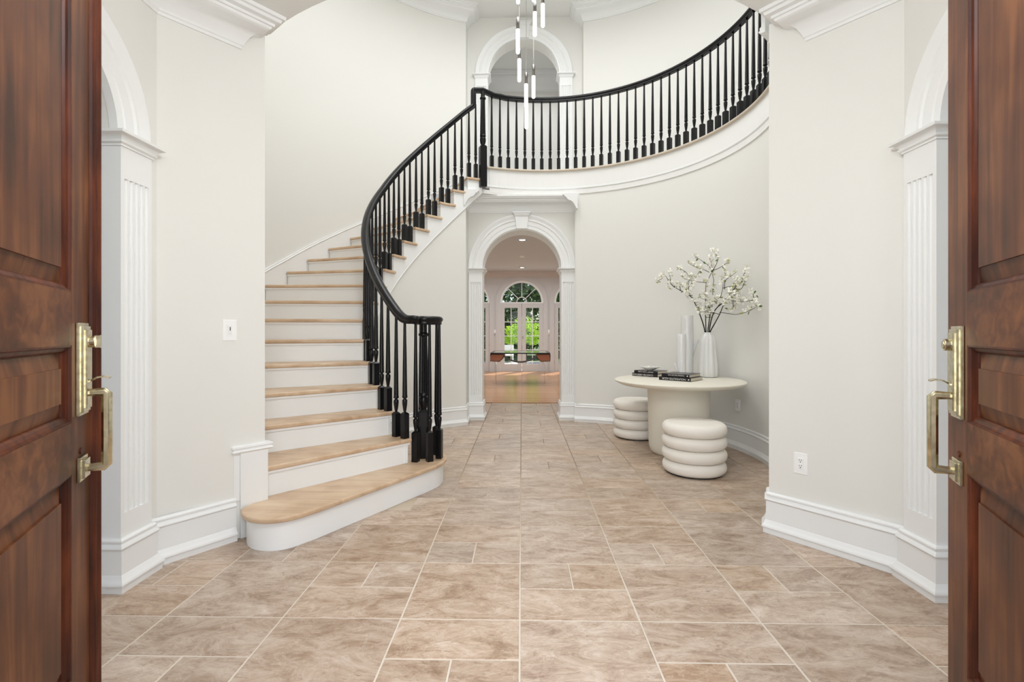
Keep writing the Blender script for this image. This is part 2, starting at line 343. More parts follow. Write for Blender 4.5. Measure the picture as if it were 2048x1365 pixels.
# ------------------------------------------------------------------ walls, ground floor
def arch_wall(O, u, n, uL, uR, z1, hw, zs, th, name, label, m, z0=0.0, reveal=None):
    """wall face at O, opening centred on O, half width hw, springing zs, thickness th backwards"""
    O, u, n = Vector(O), Vector(u), Vector(n); N = 24; mb = MB()
    def P(a, z, b): q = O+u*a-n*b; return (q.x, q.y, z)
    arcp = [(hw*cos(PI-PI*k/N), zs+hw*sin(PI-PI*k/N)) for k in range(N+1)]
    for b in (0, th):
        mb.add([P(uL, z0, b), P(-hw, z0, b), P(-hw, zs, b), P(uL, zs, b)], [(0, 1, 2, 3)])
        mb.add([P(hw, z0, b), P(uR, z0, b), P(uR, zs, b), P(hw, zs, b)], [(0, 1, 2, 3)])
        mb.add([P(uL, zs, b), P(-hw, zs, b), P(-hw, z1, b), P(uL, z1, b)], [(0, 1, 2, 3)])
        mb.add([P(hw, zs, b), P(uR, zs, b), P(uR, z1, b), P(hw, z1, b)], [(0, 1, 2, 3)])
        for k in range(N):
            (a, z), (a2, zz) = arcp[k], arcp[k+1]; mb.add([P(a, z, b), P(a2, zz, b), P(a2, z1, b), P(a, z1, b)], [(0, 1, 2, 3)])
    for k in range(N):
        (a, z), (a2, zz) = arcp[k], arcp[k+1]; mb.add([P(a, z, 0), P(a2, zz, 0), P(a2, zz, th), P(a, z, th)], [(0, 1, 2, 3)])
    for a in (-hw, hw, uL, uR):
        zt = zs if abs(a) == hw else z1
        mb.add([P(a, z0, 0), P(a, zt, 0), P(a, zt, th), P(a, z0, th)], [(0, 1, 2, 3)])
    mb.add([P(uL, z1, 0), P(uR, z1, 0), P(uR, z1, th), P(uL, z1, th)], [(0, 1, 2, 3)])
    return tag(obj(name, mb, m, recalc=False), label, 'wall', kind='structure')
ARCHV = [(0, -.02), (0, .020), (.018, .020), (.022, .014), (.045, .014), (.050, .020), (.100, .020), (.108, .030), (.122, .030), (.130, .020), (.140, .022), (.160, .036), (.180, .040), (.188, .036), (.188, -.004)]
def archivolt(O, u, n, hw, zs, w, label, parent=None, key=True, keytop=None):
    O, u, n = Vector(O), Vector(u), Vector(n); N = 40; mb = MB(); k = w/.188; m = len(ARCHV); v = []; f = []
    for i in range(N+1):
        a = PI*i/N
        for (dr, out) in ARCHV:
            r = hw+dr*k-.004; q = O+u*(r*cos(a))+n*(out); v.append((q.x, q.y, zs+r*sin(a)))
    for i in range(N):
        for j in range(m): j2 = (j+1) % m; f.append((i*m+j, (i+1)*m+j, (i+1)*m+j2, i*m+j2))
    f.append(tuple(range(m))); f.append(tuple(N*m+j for j in range(m)))
    mb.add(v, f)
    t = thing('trim_1', label, 'arch trim', tuple(O), kind='structure')
    obj('arch_moulding', mb, trimm, t, auto=30)
    if key:
        kt = keytop; mb = MB()
        def blk(w0, w1, z0, z1, d):
            pts = []
            for b in (-.02, d):
                for a, z in ((-w0, z0), (w0, z0), (w1, z1), (-w1, z1)): q = O+u*a+n*b; pts.append((q.x, q.y, z))
            mb.add(pts, [(0, 1, 2, 3), (7, 6, 5, 4), (0, 4, 5, 1), (1, 5, 6, 2), (2, 6, 7, 3), (3, 7, 4, 0)])
        zb = zs+hw-.012
        blk(.075, .092, zb, kt-.06, .058); blk(.10, .112, kt-.06, kt-.045, .066); blk(.102, .118, kt-.045, kt-.02, .075); blk(.122, .126, kt-.02, kt, .085)
        obj('keystone', mb, trimm, t, bev=.003)
    return t
def pilaster(O, u, n, a0, a1, z1, proud, label, inner, depth, z0=0, nf=5, capz=.062, flute=(None, None), base=True, path=None, capside=1):
    """fluted pilaster from a0 to a1 along u; inner=+1 when the opening lies on the a1 side, -1 on the a0 side"""
    O, u, n = Vector(O), Vector(u), Vector(n)
    if inner > 0: a1 += .004
    else: a0 -= .004
    W_ = a1-a0; t = thing('trim_1', label, 'pilaster', tuple(O+u*(a0+a1)/2+Vector((0, 0, z0))), kind='structure')
    def Q(a, b, z): q = O+u*a+n*b; return (q.x, q.y, z)
    fz0, fz1 = flute; mb = MB()
    mg = W_*.09; pitch = (W_-2*mg)/nf; cs = [(a0, -depth if inner < 0 else -.01), (a0, proud)]
    for k in range(nf):
        c = a0+mg+pitch*(k+.5); r = pitch*.41
        for q in range(7): an = PI-PI*q/6; cs.append((c+r*cos(an), proud-r*1.0*sin(an)))
    cs += [(a1, proud), (a1, -depth if inner > 0 else -.01)]; m = len(cs)
    mb.add([Q(a, b, z) for z in (fz0, fz1) for a, b in cs], [(i, (i+1) % m, m+(i+1) % m, m+i) for i in range(m)])
    for za, zb in ((z0, fz0), (fz1, z1)):
        mb.add([Q(a, b, z) for a in (a0, a1) for b in (-depth, proud) for z in (za, zb)], [(0, 1, 3, 2), (4, 6, 7, 5), (0, 4, 5, 1), (2, 3, 7, 6), (0, 2, 6, 4), (1, 5, 7, 3)])
    obj('shaft', mb, trimm, t, auto=50)
    # capital and plinth wrap round the face and run into the reveal
    xin, xout = (a1, a0) if inner > 0 else (a0, a1)
    e = .0
    P = [Q(xin, -depth, 0), Q(xin, proud, 0), Q(xout, proud, 0), Q(xout, 0, 0)]
    P = [(p[0], p[1]) for p in P]
    # pick the side so that the offsets point out of the pilaster
    p0, p1 = Vector(P[1]), Vector(P[2]); nn = Vector((-(p1-p0).y, (p1-p0).x)); side = 1 if nn.dot(Vector((n.x, n.y))) > 0 else -1
    obj('capital', MB().sweep(P, CAP, side, z1-.002), trimm, t, auto=40)
    if base: obj('plinth', MB().sweep(P, BASE, side, z0), trimm, t, auto=40)
    return t
ZS = 2.075; SX = 1.90; AYC = 1.798; AHW = .437
for sgn, nm in ((-1, 'left'), (1, 'right')):
    O = (sgn*SX, AYC, 0); u = (0, 1, 0); n = (-sgn, 0, 0)
    arch_wall(O, u, n, -1.4, .702, H1, AHW, ZS+.062, .34, 'wall_'+nm, nm+' vestibule wall pierced by a tall round arch', wallm)
    archivolt(O, u, n, AHW, ZS+.062, .185, 'moulded white arch trim in the '+nm+' vestibule wall', key=False)
    pilaster(O, u, n, AHW, AHW+.185, ZS-.062+.062, .035, 'fluted white pilaster on the far side of the '+nm+' vestibule arch', -1, .34, flute=(.355, 1.925))
    pilaster(O, u, n, -AHW-.185, -AHW, ZS, .035, 'fluted white pilaster on the near side of the '+nm+' vestibule arch', 1, .34, flute=(.355, 1.925))
    # shallow room behind the arch
    mb = MB().box(min(sgn*3.3, sgn*3.36), max(sgn*3.3, sgn*3.36), .3, 2.9, 0, H1)
    mb.box(min(sgn*2.24, sgn*3.3), max(sgn*2.24, sgn*3.3), 2.5, 2.56, 0, H1)
    tag(obj('wall_'+nm, mb, wallm), 'plain wall of the side room seen through the '+nm+' arch', 'wall', kind='structure')
    tag(obj('floor', MB().box(min(sgn*2.0, sgn*3.3), max(sgn*2.0, sgn*3.3), .3, 2.9, -.06, -.003), tilem), 'stone floor of the side room beyond the '+nm+' arch', 'floor', kind='structure')
# the two slanted walls between the vestibule and the rotunda
LW = [(-1.90, 2.5), (-1.56, 2.93), (-1.60, 2.97), (-1.74, 2.87), (-2.2, 2.56), (-2.2, 2.5)]
RW = [(1.90, 2.46), (1.49, 2.97), (1.615, 3.215), (1.70, 3.30), (2.3, 3.3), (2.3, 2.46)]
tag(obj('wall_left', MB().prism(LW, 0, H1), wallm), 'slanted cream wall with the light switch beside the stair', 'wall', kind='structure')
tag(obj('wall_right', MB().prism(RW, 0, H1), wallm), 'slanted cream wall with the power outlet at the right', 'wall', kind='structure')
def ring(cx, cy, r0, r1, a0, a1, z0, z1, n=48, zf=None, zb=None):
    mb = MB(); v = []; f = []
    for i in range(n+1):
        a = a0+(a1-a0)*i/n
        for r, z in ((r0, 0), (r1, 0), (r1, 1), (r0, 1)):
            zz = (zb(a) if zb else z0) if z == 0 else (zf(a) if zf else z1)
            x, y = pol(cx, cy, r, a); v.append((x, y, zz))
    for i in range(n):
        for k in range(4): k2 = (k+1) % 4; f.append((i*4+k, (i+1)*4+k, (i+1)*4+k2, i*4+k2))
    f.append((0, 1, 2, 3)); f.append((n*4, n*4+1, n*4+2, n*4+3))
    return mb.add(v, f)
tag(obj('wall_right', ring(*C2, R2, R2+.12, 77.7, -45.5, 0, H1+.08), wallm, auto=30), 'curved cream rotunda wall behind the round table', 'wall', kind='structure')
tag(obj('baseboard_right', MB().sweep(arc(*C2, R2, -45, 77.7, 48), BASE, 1, 0), trimm, auto=40), 'curved white baseboard behind the round table and stools', 'baseboard', kind='structure')
tag(obj('baseboard_right', MB().sweep([(1.90, 2.44), (1.49, 2.97), (1.535, 3.06)], BASE, 1, 0), trimm, auto=40), 'tall white baseboard on the slanted wall under the outlet', 'baseboard', kind='structure')
tag(obj('baseboard_left', MB().sweep([(-1.90, 2.46), (-1.665, 2.797)], BASE, -1, 0), trimm, auto=40), 'tall white baseboard on the slanted wall left of the stair', 'baseboard', kind='structure')
# opening between rotunda and passage
AY = 6.74
arch_wall((0, AY, 0), (1, 0, 0), (0, -1, 0), -1.2, 1.2, H1, .548, ZS, .36, 'wall_back', 'cream wall around the arched opening under the landing', wallm)
archivolt((0, AY, 0), (1, 0, 0), (0, -1, 0), .548, ZS+.02, .195, 'moulded white round arch with keystone under the landing', keytop=2.862)
pilaster((0, AY, 0), (1, 0, 0), (0, -1, 0), -.735, -.548, ZS-.045, .03, 'fluted white pilaster left of the arched opening', 1, .3, flute=(.34, 1.90))
pilaster((0, AY, 0), (1, 0, 0), (0, -1, 0), .548, .728, ZS-.045, .03, 'fluted white pilaster right of the arched opening', -1, .3, flute=(.34, 1.90))
tag(obj('wall_back', MB().box(-.86, -.742, 6.40, AY, 0, H1).box(.733, .86, 6.60, AY, 0, H1), wallm), 'narrow side returns of the arched opening', 'wall', kind='structure')
xl, yl = pol(*C1, 1.515, 117.2)
tag(obj('baseboard_back', MB().sweep(arc(*C1, 1.515, 200, 117.4, 24)+[(-.742, 6.5), (-.742, AY-.03)], BASE, -1, 0), trimm, auto=40), 'white baseboard curving under the stair to the arch', 'baseboard', kind='structure')
tag(obj('trim_3', MB().sweep([(-.742, 6.3), (-.742, AY), (.733, AY), (.733, 6.5)], CROWN, -1, H1), trimm, auto=35), 'white crown moulding above the keystone under the landing', 'crown moulding', kind='structure')
mb = MB()
for x0, x1 in ((-1.2, -.66), (.66, 1.2)): mb.box(x0, x1, 7.1, 8.33, 0, 3.1)
for x0, x1 in ((-3.5, -1.2), (1.2, 3.5)): mb.box(x0, x1, 8.2, 8.33, 0, 3.2)
tag(obj('wall_back', mb, wallm), 'side walls of the short passage beyond the arch', 'wall', kind='structure')
# vestibule walls behind the door leaves, with the doorway
mb = MB().box(-2.3, -.82, .28, .40, 0, H1).box(.82, 2.3, .28, .40, 0, H1).box(-.82, .82, .28, .40, 2.5, H1)
tag(obj('wall_front', mb, wallm), 'front wall around the entrance doorway', 'wall', kind='structure')
# ceilings
vc = [(-3.4, .28), (3.4, .28), (3.4, 3.2), (1.9, 3.2)]+[pol(0, 5.0, 2.545, a) for a in range(308, 231, -3)]+[(-1.9, 3.0), (-3.4, 3.0)]
tag(obj('ceiling', MB().prism(vc, H1, H1+.3), ceilm), 'plain white vestibule ceiling ending in a curved edge', 'ceiling', kind='structure')
tag(obj('ceiling', MB().box(-4.2, 4.2, 1.2, 11.0, H2, H2+.2), ceilm), 'high white rotunda ceiling', 'ceiling', kind='structure')
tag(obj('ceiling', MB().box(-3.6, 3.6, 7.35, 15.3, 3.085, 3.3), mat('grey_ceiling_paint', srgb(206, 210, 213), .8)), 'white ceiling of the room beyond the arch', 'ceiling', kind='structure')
# vestibule crown mouldings, mitred back at the ends
def unit(a, b): v = Vector(b)-Vector(a); v.normalize(); return v
d = unit((-1.90, 2.5), (-1.56, 2.93)); e = Vector((-1.56, 2.93))-d*.145; bk = Vector((-d.y, d.x))
tag(obj('trim_1', MB().sweep([(-1.90, .42), (-1.90, 2.5), tuple(e), tuple(e+bk*.02)], CROWN, -1, H1), trimm, auto=35), 'white crown moulding at the top of the left vestibule wall', 'crown moulding', kind='structure')
d = unit((1.90, 2.46), (1.49, 2.97)); e = Vector((1.49, 2.97))-d*.215; bk = Vector((d.y, -d.x))
tag(obj('trim_2', MB().sweep([(1.90, .42), (1.90, 2.46), tuple(e), tuple(e+bk*.02)], CROWN, 1, H1), trimm, auto=35), 'white crown moulding at the top of the right vestibule wall', 'crown moulding', kind='structure')

# ------------------------------------------------------------------ upper floor
tag(obj('wall_left', ring(*C1, 2.72, 2.84, 229, 107.9, 0, H2), wallm, auto=30), 'tall curved cream wall beside the staircase', 'wall', kind='structure')
tag(obj('wall_right', ring(*C2, 2.98, 3.1, 77.2, -40, H1, H2), wallm, auto=30), 'curved cream wall behind the upper balustrade', 'wall', kind='structure')
tag(obj('wall_front', ring(0, 5.0, 2.545, 2.66, 229, 318, H1+.3, H2, 24).box(1.85, 2.9, 2.55, 2.7, H1+.3, H2), wallm, auto=30), 'upper rotunda wall over the vestibule', 'wall', kind='structure')
# landing slab: everything outside the rotunda circle up to the outer wall
v = []; f = []; N = 44; aa = [112-(112+42)*i/N for i in range(N+1)]
for a in aa:
    i_ = pol(*C2, R2-.012, a); o_ = pol(*C2, 3.05, a)
    for z in (H1+.02, LAND-.012): v += [(i_[0], i_[1], z), (o_[0], o_[1], z)]
for i in range(N):
    b = i*4; c_ = b+4; f += [(b, c_, c_+1, b+1), (b+2, b+3, c_+3, c_+2), (b, b+2, c_+2, c_), (b+1, c_+1, c_+3, b+3)]
f += [(0, 1, 3, 2), (N*4, N*4+2, N*4+3, N*4+1)]
tag(obj('floor', MB().add(v, f).box(-.9, 1.0, 7.3, 9.6, H1+.03, LAND-.013), ceilm), 'upper landing floor curving around the rotunda', 'floor', kind='structure')
t = thing('trim_4', 'white curved fascia below the upper balustrade with thin moulding', 'fascia', (C2[0], C2[1], H1), kind='structure')
FP = [(-.02, .082), (.008, .082), (.018, .088), (.022, .096), (.012, .102), (.015, .110), (.013, .118), (.004, .124), (.004, .335), (-.02, .335)]
obj('fascia_board', MB().sweep(arc(*C2, R2, -50.4, 113.5, 60), FP, 1, H1), trimm, t, auto=40)
NP = [(-.05, .33), (.034, .33), (.040, .336), (.042, .345), (.040, .354), (.034, .36), (-.05, .36)]
o = obj('landing_nosing', MB().sweep(arc(*C2, R2, -50.4, 113, 60), NP, 1, H1), mat('limed_oak', srgb(205, 192, 174), .5), t, auto=50); o['label'] = 'pale oak nosing strip'
# underside of the landing in front of the lower arch
mb = MB(); ar = arc(*C2, R2-.01, 76, 124, 16); mb.prism(ar+[(-.9, 6.8), (-.9, 7.4), (.9, 7.4), (.9, 6.8)], H1, H1+.05)
tag(obj('ceiling', mb, ceilm), 'small ceiling above the arched opening', 'ceiling', kind='structure')
# upper crown
CR2 = [(p*1.05, h*1.05) for p, h in CROWN]
UY = 7.8
lft = arc(*C1, 2.72, 200, 107.9, 30); rgt = arc(*C2, 2.98, 77.2, -38, 30)
tag(obj('trim_5', MB().sweep(lft+[(-.873, UY)], CR2, -1, H2), trimm, auto=35), 'white upper crown moulding left of the gallery arch', 'crown moulding', kind='structure')
tag(obj('trim_6', MB().sweep([(.96, UY)]+rgt, CR2, -1, H2), trimm, auto=35), 'white upper crown moulding right of the gallery arch', 'crown moulding', kind='structure')
mb = MB().box(-.95, -.873, 7.605, UY+.3, LAND, H2).box(.96, 1.04, 7.62, UY+.3, LAND, H2)
tag(obj('wall_back', mb, wallm), 'short returns beside the upper gallery arch', 'wall', kind='structure')
arch_wall((.03, UY, 0), (1, 0, 0), (0, -1, 0), -1.0, 1.0, H2, .58, 5.325, .25, 'wall_back', 'cream wall around the upper gallery arch', wallm, z0=LAND)
archivolt((.03, UY, 0), (1, 0, 0), (0, -1, 0), .58, 5.33, .20, 'moulded white upper arch with keystone behind the pendants', keytop=6.15)
pilaster((.03, UY, 0), (1, 0, 0), (0, -1, 0), -.775, -.58, 5.27, .03, 'fluted white pilaster left of the upper gallery arch', 1, .2, z0=LAND-.012, flute=(3.75, 5.14))
pilaster((.03, UY, 0), (1, 0, 0), (0, -1, 0), .58, .775, 5.27, .03, 'fluted white pilaster right of the upper gallery arch', -1, .2, z0=LAND-.012, flute=(3.75, 5.14))
mb = MB().box(-2.4, 2.4, 9.6, 9.7, LAND, H2).box(-2.4, -2.3, UY+.25, 9.6, LAND, H2).box(2.3, 2.4, UY+.25, 9.6, LAND, H2)
tag(obj('wall_back', mb, wallm), 'shaded hall wall seen through the upper arch', 'wall', kind='structure')
tag(obj('floor', MB().box(-2.4, 2.4, UY, 9.7, LAND-.2, LAND-.02), oakm), 'upper hall floor behind the gallery arch', 'floor', kind='structure')
CR3 = [(p*1.5, h*1.5) for p, h in CROWN]
tag(obj('trim_7', MB().sweep([(2.3, 9.6), (-2.3, 9.6)], CR3, 1, H2), trimm, auto=35), 'white crown moulding in the hall behind the upper arch', 'crown moulding', kind='structure')

# ------------------------------------------------------------------ staircase
st = thing('staircase', 'curved white staircase with pale oak treads rising along the left wall', 'staircase', (-1.2, 4.2, 0))
TH = .032
def ray_pt(a, r, off=0):   # on the radial line at angle a, shifted by off in the direction of ascent (decreasing angle)
    x, y = pol(*C1, r, a); return (x+off*sin(rad(a)), y-off*cos(rad(a)))
OUTP = {2: (-1.60, 2.905), 3: (-1.94, 3.08)}
def edge(n, off, rin=RI):
    a = aT(n) if n < 18 else 110.0
    p = Vector(pol(*C1, rin, a)); q = Vector(OUTP[n]) if n in OUTP else Vector(pol(*C1, RO-.004, a))
    e_ = (q-p).normalized(); s_ = Vector((-e_.y, e_.x)); m_ = Vector((sin(rad(a)), -cos(rad(a))))
    if s_.dot(m_) < 0: s_ = -s_
    return tuple(p+s_*off), tuple(q+s_*off)
for n in range(2, 18):
    a, b = aT(n), aT(n+1) if n < 17 else 110.0
    k = 6
    i0, o0_ = edge(n, 0); i1, o1_ = edge(n+1, .045)
    inn = [i0]+[pol(*C1, RI, a+(b-a)*i/k) for i in range(1, k)]+[i1]
    out_ = [o1_]+([pol(*C1, RO-.004, a+(b-a)*i/k) for i in range(k-1, 0, -1)] if n > 3 else [])+[o0_]
    o = obj('tread', MB().prism(inn+out_, n*R0-TH, n*R0), oakm, st, bev=.011, seg=3)
    e0, f0 = edge(n, .014, RI+.014); e1, f1 = edge(n, .034, RI+.014)
    obj('cove', MB().prism([e0, f0, f1, e1], n*R0-TH-.016, n*R0-TH), trimm, o)
for n in range(2, 19):
    z0 = (n-1)*R0; z1 = n*R0-TH if n < 18 else LAND-.012
    e0, f0 = edge(n, .028, RI+.028); e1, f1 = edge(n, .045, RI+.028)
    obj('riser', MB().prism([e0, f0, f1, e1], z0, z1), trimm, st)
# first step with its rounded ends
def catmull(P, m=8, closed=False):
    P = [Vector(p) for p in P]; out = []; n = len(P)
    for i in range(n if closed else n-1):
        g = (lambda k: P[k % n]) if closed else (lambda k: P[max(0, min(n-1, k))])
        p0, p1, p2, p3 = g(i-1), g(i), g(i+1), g(i+2)
        for q in range(m):
            t = q/m; out.append(.5*((2*p1)+(p2-p0)*t+(2*p0-5*p1+4*p2-p3)*t*t+(3*p1-p0-3*p2+p3)*t**3))
    if not closed: out.append(P[-1])
    return out
NW = (-.795, 3.93)         # lower newel
front = [(-1.615, 2.765), (-1.56, 2.69), (-1.48, 2.635), (-1.37, 2.622), (-1.27, 2.668), (-1.17, 2.80)]
mid = [(-.95, 3.185), (-.76, 3.515), (-.655, 3.70)]
endp = [(-.612, 3.83), (-.607, 3.95), (-.65, 4.07), (-.755, 4.12), (-.87, 4.08)]
outl = [tuple(p) for p in catmull(front, 5)]+mid+[tuple(p) for p in catmull([(-.632, 3.755)]+endp, 4)]
back = [edge(2, .05, RI+.03)[0], edge(2, .05, RI+.03)[1], (-1.60, 2.90)]
T1 = outl+back
st1 = obj('tread', MB().prism(T1, R0-TH, R0), oakm, st, bev=.011, seg=3)
def inset(poly, d):
    n = len(poly); r = []
    for i in range(n):
        a, b, c_ = Vector(poly[i-1]), Vector(poly[i]), Vector(poly[(i+1) % n]); e0 = (b-a).normalized(); e1 = (c_-b).normalized()
        n0 = Vector((-e0.y, e0.x)); n1 = Vector((-e1.y, e1.x)); m = n0+n1; m = m/max(m.dot(n0), .5); r.append(tuple(b+m*d))
    return r
def area2(p): return sum(p[i][0]*p[(i+1) % len(p)][1]-p[(i+1) % len(p)][0]*p[i][1] for i in range(len(p)))
sg = 1 if area2(T1) > 0 else -1
obj('riser', MB().prism(inset(outl+back, .03*sg), .0, R0-TH), trimm, st, auto=40)
# inner stringer with stepped top and its moulding strip
mb = MB(); v = []; f = []
fasc = []
for n in range(2, 18):
    a, b = aT(n), aT(n+1) if n < 17 else 110.0
    for i in range(6): fasc.append((a+(b-a)*i/6-(.9 if i == 0 else 0), n*R0-TH))
    fasc.append((b-.9, n*R0-TH))
fasc.append((109, LAND-.03)); fasc = [fasc[0]]+fasc[1:]
for a, z in fasc:
    zb = max(0.0, nose(a)-.405)
    if a > 236: zb = 0
    for r in (RI+.026, RI+.05):
        x, y = pol(*C1, r, a); v += [(x, y, zb), (x, y, z)]
for i in range(len(fasc)-1):
    q = i*4; p = q+4; f += [(q, q+1, p+1, p), (q+2, p+2, p+3, q+3), (q+1, q+3, p+3, p+1), (q, p, p+2, q+2)]
obj('stringer', MB().add(v, f), trimm, st)
pth = [(a, nose(a)-.405) for a in [216-1.5*i for i in range(0, 70)] if nose(a)-.405 > .1]
mb = MB(); v = []; f = []
SP = [(0, 0), (-.003, .001), (-.005, .007), (-.003, .012), (0, .014)]
for a, z in pth:
    for dr, dz in SP: x, y = pol(*C1, RI+.027+dr, a); v.append((x, y, z+dz))
m = len(SP)
for i in range(len(pth)-1):
    for k in range(m-1): f.append((i*m+k, (i+1)*m+k, (i+1)*m+k+1, i*m+k+1))
obj('stringer_moulding', MB().add(v, f), trimm, st, smooth=True)
tag(obj('wall_left', ring(*C1, 1.515, 1.60, 232, 117.2, 0, 1, 60, zf=lambda a: max(.05, nose(a)-.36 if a > 125 else min(nose(a)-.36, H1))), wallm, auto=30), 'curved cream wall under the staircase', 'wall', kind='structure')
# soffit to close the stair from below
# skirt board on the outer wall
v = []; f = []; SK = [(2.722, -.45), (2.702, -.45), (2.702, .115), (2.696, .118), (2.692, .126), (2.696, .134), (2.700, .138), (2.698, .150), (2.722, .152)]
al = [231-1.5*i for i in range(0, 82)]
for a in al:
    for r, z in SK: x, y = pol(*C1, r, a); v.append((x, y, max(0, nose(a)+z)))
m = len(SK)
for i in range(len(al)-1):
    for k in range(m): k2 = (k+1) % m; f.append((i*m+k, (i+1)*m+k, (i+1)*m+k2, i*m+k2))
obj('wall_skirt', MB().add(v, f), trimm, st, auto=40)
# plinth block at the foot of the stair, on the slanted wall
d = unit((-1.90, 2.5), (-1.56, 2.93)); nn = Vector((d.y, -d.x)); E = Vector((-1.56, 2.93))
tp = thing('trim_8', 'white stepped plinth block where the stair meets the slanted wall', 'plinth', (-1.6, 2.85, 0), kind='structure')
mb = MB().obox((E.x, E.y, 0), (d.x, d.y, 0), (nn.x, nn.y, 0), (0, 0, 1), -.145, .012, -.01, .018, 0, .50)
mb.obox((E.x, E.y, 0), (d.x, d.y, 0), (nn.x, nn.y, 0), (0, 0, 1), -.178, -.145, -.01, .006, .22, .50)
obj('block', mb, trimm, tp, bev=.002)
PC = [(-.01, 0), (.018, 0), (.022, .006), (.028, .012), (.020, .020), (.020, .026), (.026, .032), (.024, .042), (.008, .046), (-.01, .046)]
p1 = E-d*.165; p2 = E+d*.012
obj('block_cap', MB().sweep([tuple(p1-nn*.01), tuple(p1), tuple(p2), tuple(p2-nn*.03)], PC, -1 if nn.dot(Vector((-d.y, d.x))) < 0 else 1, .495), trimm, tp, auto=40)

# ------------------------------------------------------------------ balustrade
RB = 1.505
bal = thing('balustrade', 'glossy black balustrade with curving handrail along stair and upper landing', 'balustrade', (NW[0], NW[1], R0))
def turned(b, H, s=.0238, seg=12):
    mb = MB(); c = .010
    mb.add([(x*s, y*s, z) for z in (0, b-.012) for x, y in ((-1, -1), (1, -1), (1, 1), (-1, 1))]+[(x*.011, y*.011, b) for x, y in ((-1, -1), (1, -1), (1, 1), (-1, 1))],
           [(3, 2, 1, 0), (0, 1, 5, 4), (1, 2, 6, 5), (2, 3, 7, 6), (3, 0, 4, 7), (4, 5, 9, 8), (5, 6, 10, 9), (6, 7, 11, 10), (7, 4, 8, 11), (8, 9, 10, 11)])
    mb.lathe([(.0105, b-.006), (.0105, b+.006), (.0135, b+.02), (.019, b+.06), (.0205, b+.085), (.018, b+.094), (.0115, b+.098), (.0115, b+.105), (.0195, b+.108), (.0215, b+.116),
              (.0195, b+.124), (.0190, b+.13), (.0165, b+.13+(H-b-.13)*.35), (.0125, b+.13+(H-b-.13)*.75), (.0105, H)], seg)
    return mb
def proto(name, mb): return obj(name, mb, blackm, None, auto=35)
P_st = proto('baluster', turned(.195, .875)); P_ld = proto('baluster', turned(.168, .955)); P_vo = proto('baluster', turned(.24, 1.085)); P_st2 = proto('baluster', turned(.195, .975))
def put(src, x, y, z, rz, sc=1.0): return share('baluster', src, bal, (x, y, z), rz, (1, 1, sc))
RAILC = .850
def railz(a):                             # centre of the rail over the stair
    z = nose(a)+RAILC+.01; d_ = z-1.30; return 1.30+.5*(d_+math.sqrt(d_*d_+.0012))
for n in range(2, 18):
    a, b = aT(n), aT(n+1) if n < 17 else 110.0
    for k, q in enumerate((.22, .70)):
        an = a+(b-a)*q; x, y = pol(*C1, RB, an); H = railz(an)-.02-n*R0
        put(P_st if k == 0 else P_st2, x, y, n*R0, rad(an), H/(.875 if k == 0 else .975))
for th in (254, 302, 352, 48, 112):
    x, y = NW[0]+.132*cos(rad(th)), NW[1]+.132*sin(rad(th))
    if math.hypot(x-C1[0], y-C1[1]) > 1.50 and th < 215: continue
    put(P_vo, x, y, R0, rad(th))
def ang_for(px, R):
    lo, hi = -40.0, 118.0
    for _ in range(50):
        m_ = (lo+hi)/2; x, y = pol(*C2, R, m_)
        if px_of(x, y) > px: lo = m_
        else: hi = m_
    return lo
RL = 1.975
A0, A1 = ang_for(983.3, RL), ang_for(1530.7, RL)
for i in range(38):
    an = A0+(A1-A0)*i/34; x, y = pol(*C2, RL, an); put(P_ld, x, y, LAND, rad(an))
for p in (P_st, P_ld, P_vo, P_st2): bpy.data.objects.remove(p)
# handrail
RP = [(-.022, -.034), (.022, -.034), (.026, -.026), (.024, -.014), (.031, -.006), (.036, .006), (.034, .018), (.024, .028), (.008, .032), (-.008, .032), (-.024, .028), (-.034, .018), (-.036, .006), (-.031, -.006), (-.024, -.014), (-.026, -.026)]
raw = []
for k in range(0, 14):                    # volute, from its eye outwards
    th = 520-k*20; r = .045+.087*min(1, k/9); raw.append(Vector((NW[0]+r*cos(rad(th)), NW[1]+r*sin(rad(th)), 1.30)))
raw += [Vector((*pol(*C1, RB-.005, 238.5), 1.302))]
for a in range(235, 117, -3): raw.append(Vector((*pol(*C1, RB, a), railz(a))))
NT = Vector((-.512, 6.395))
gz = nose(113.5)+RAILC-.02; TOPZ = 4.387
fr = catmull(raw, 4)
a_end = Vector(pol(*C1, RB, 114.2)); hd = (Vector(pol(*C1, RB, 110))-Vector(pol(*C1, RB, 118))).normalized()
frames = []
for i, p in enumerate(fr):
    t = (fr[min(i+1, len(fr)-1)]-fr[max(i-1, 0)]).normalized(); h = Vector((t.x, t.y, 0)).normalized(); frames.append((p, h, math.asin(max(-1, min(1, t.z)))))
h3 = Vector((hd.x, hd.y, 0)); g0 = Vector((a_end.x, a_end.y, gz))
rr = .05
for k in range(0, 6):
    ph = rad(40+50*k/5); frames.append((g0+h3*(rr*(sin(ph)-sin(rad(40))))+Vector((0, 0, rr*(cos(rad(40))-cos(ph)))), h3, ph))
last = frames[-1][0]; top = Vector((last.x, last.y, TOPZ-.018))
for k in range(0, 6):
    ph = rad(90-90*k/5); frames.append((top+h3*(.018*(1-sin(ph)))+Vector((0, 0, .018*cos(ph))), h3, ph))
frames.append((Vector((NT.x, NT.y, TOPZ)), h3, 0))
AE = math.degrees(math.atan2(NT.y-C2[1], NT.x-C2[0]))
for i in range(1, 60):
    a = AE-3-(AE-3+32)*i/59; p = pol(*C2, RL if i > 2 else RL-.02, a); q = pol(*C2, RL, a-1); h = Vector((q[0]-p[0], q[1]-p[1], 0)).normalized(); frames.append((Vector((p[0], p[1], TOPZ)), h, 0))
v = []; f = []; m = len(RP)
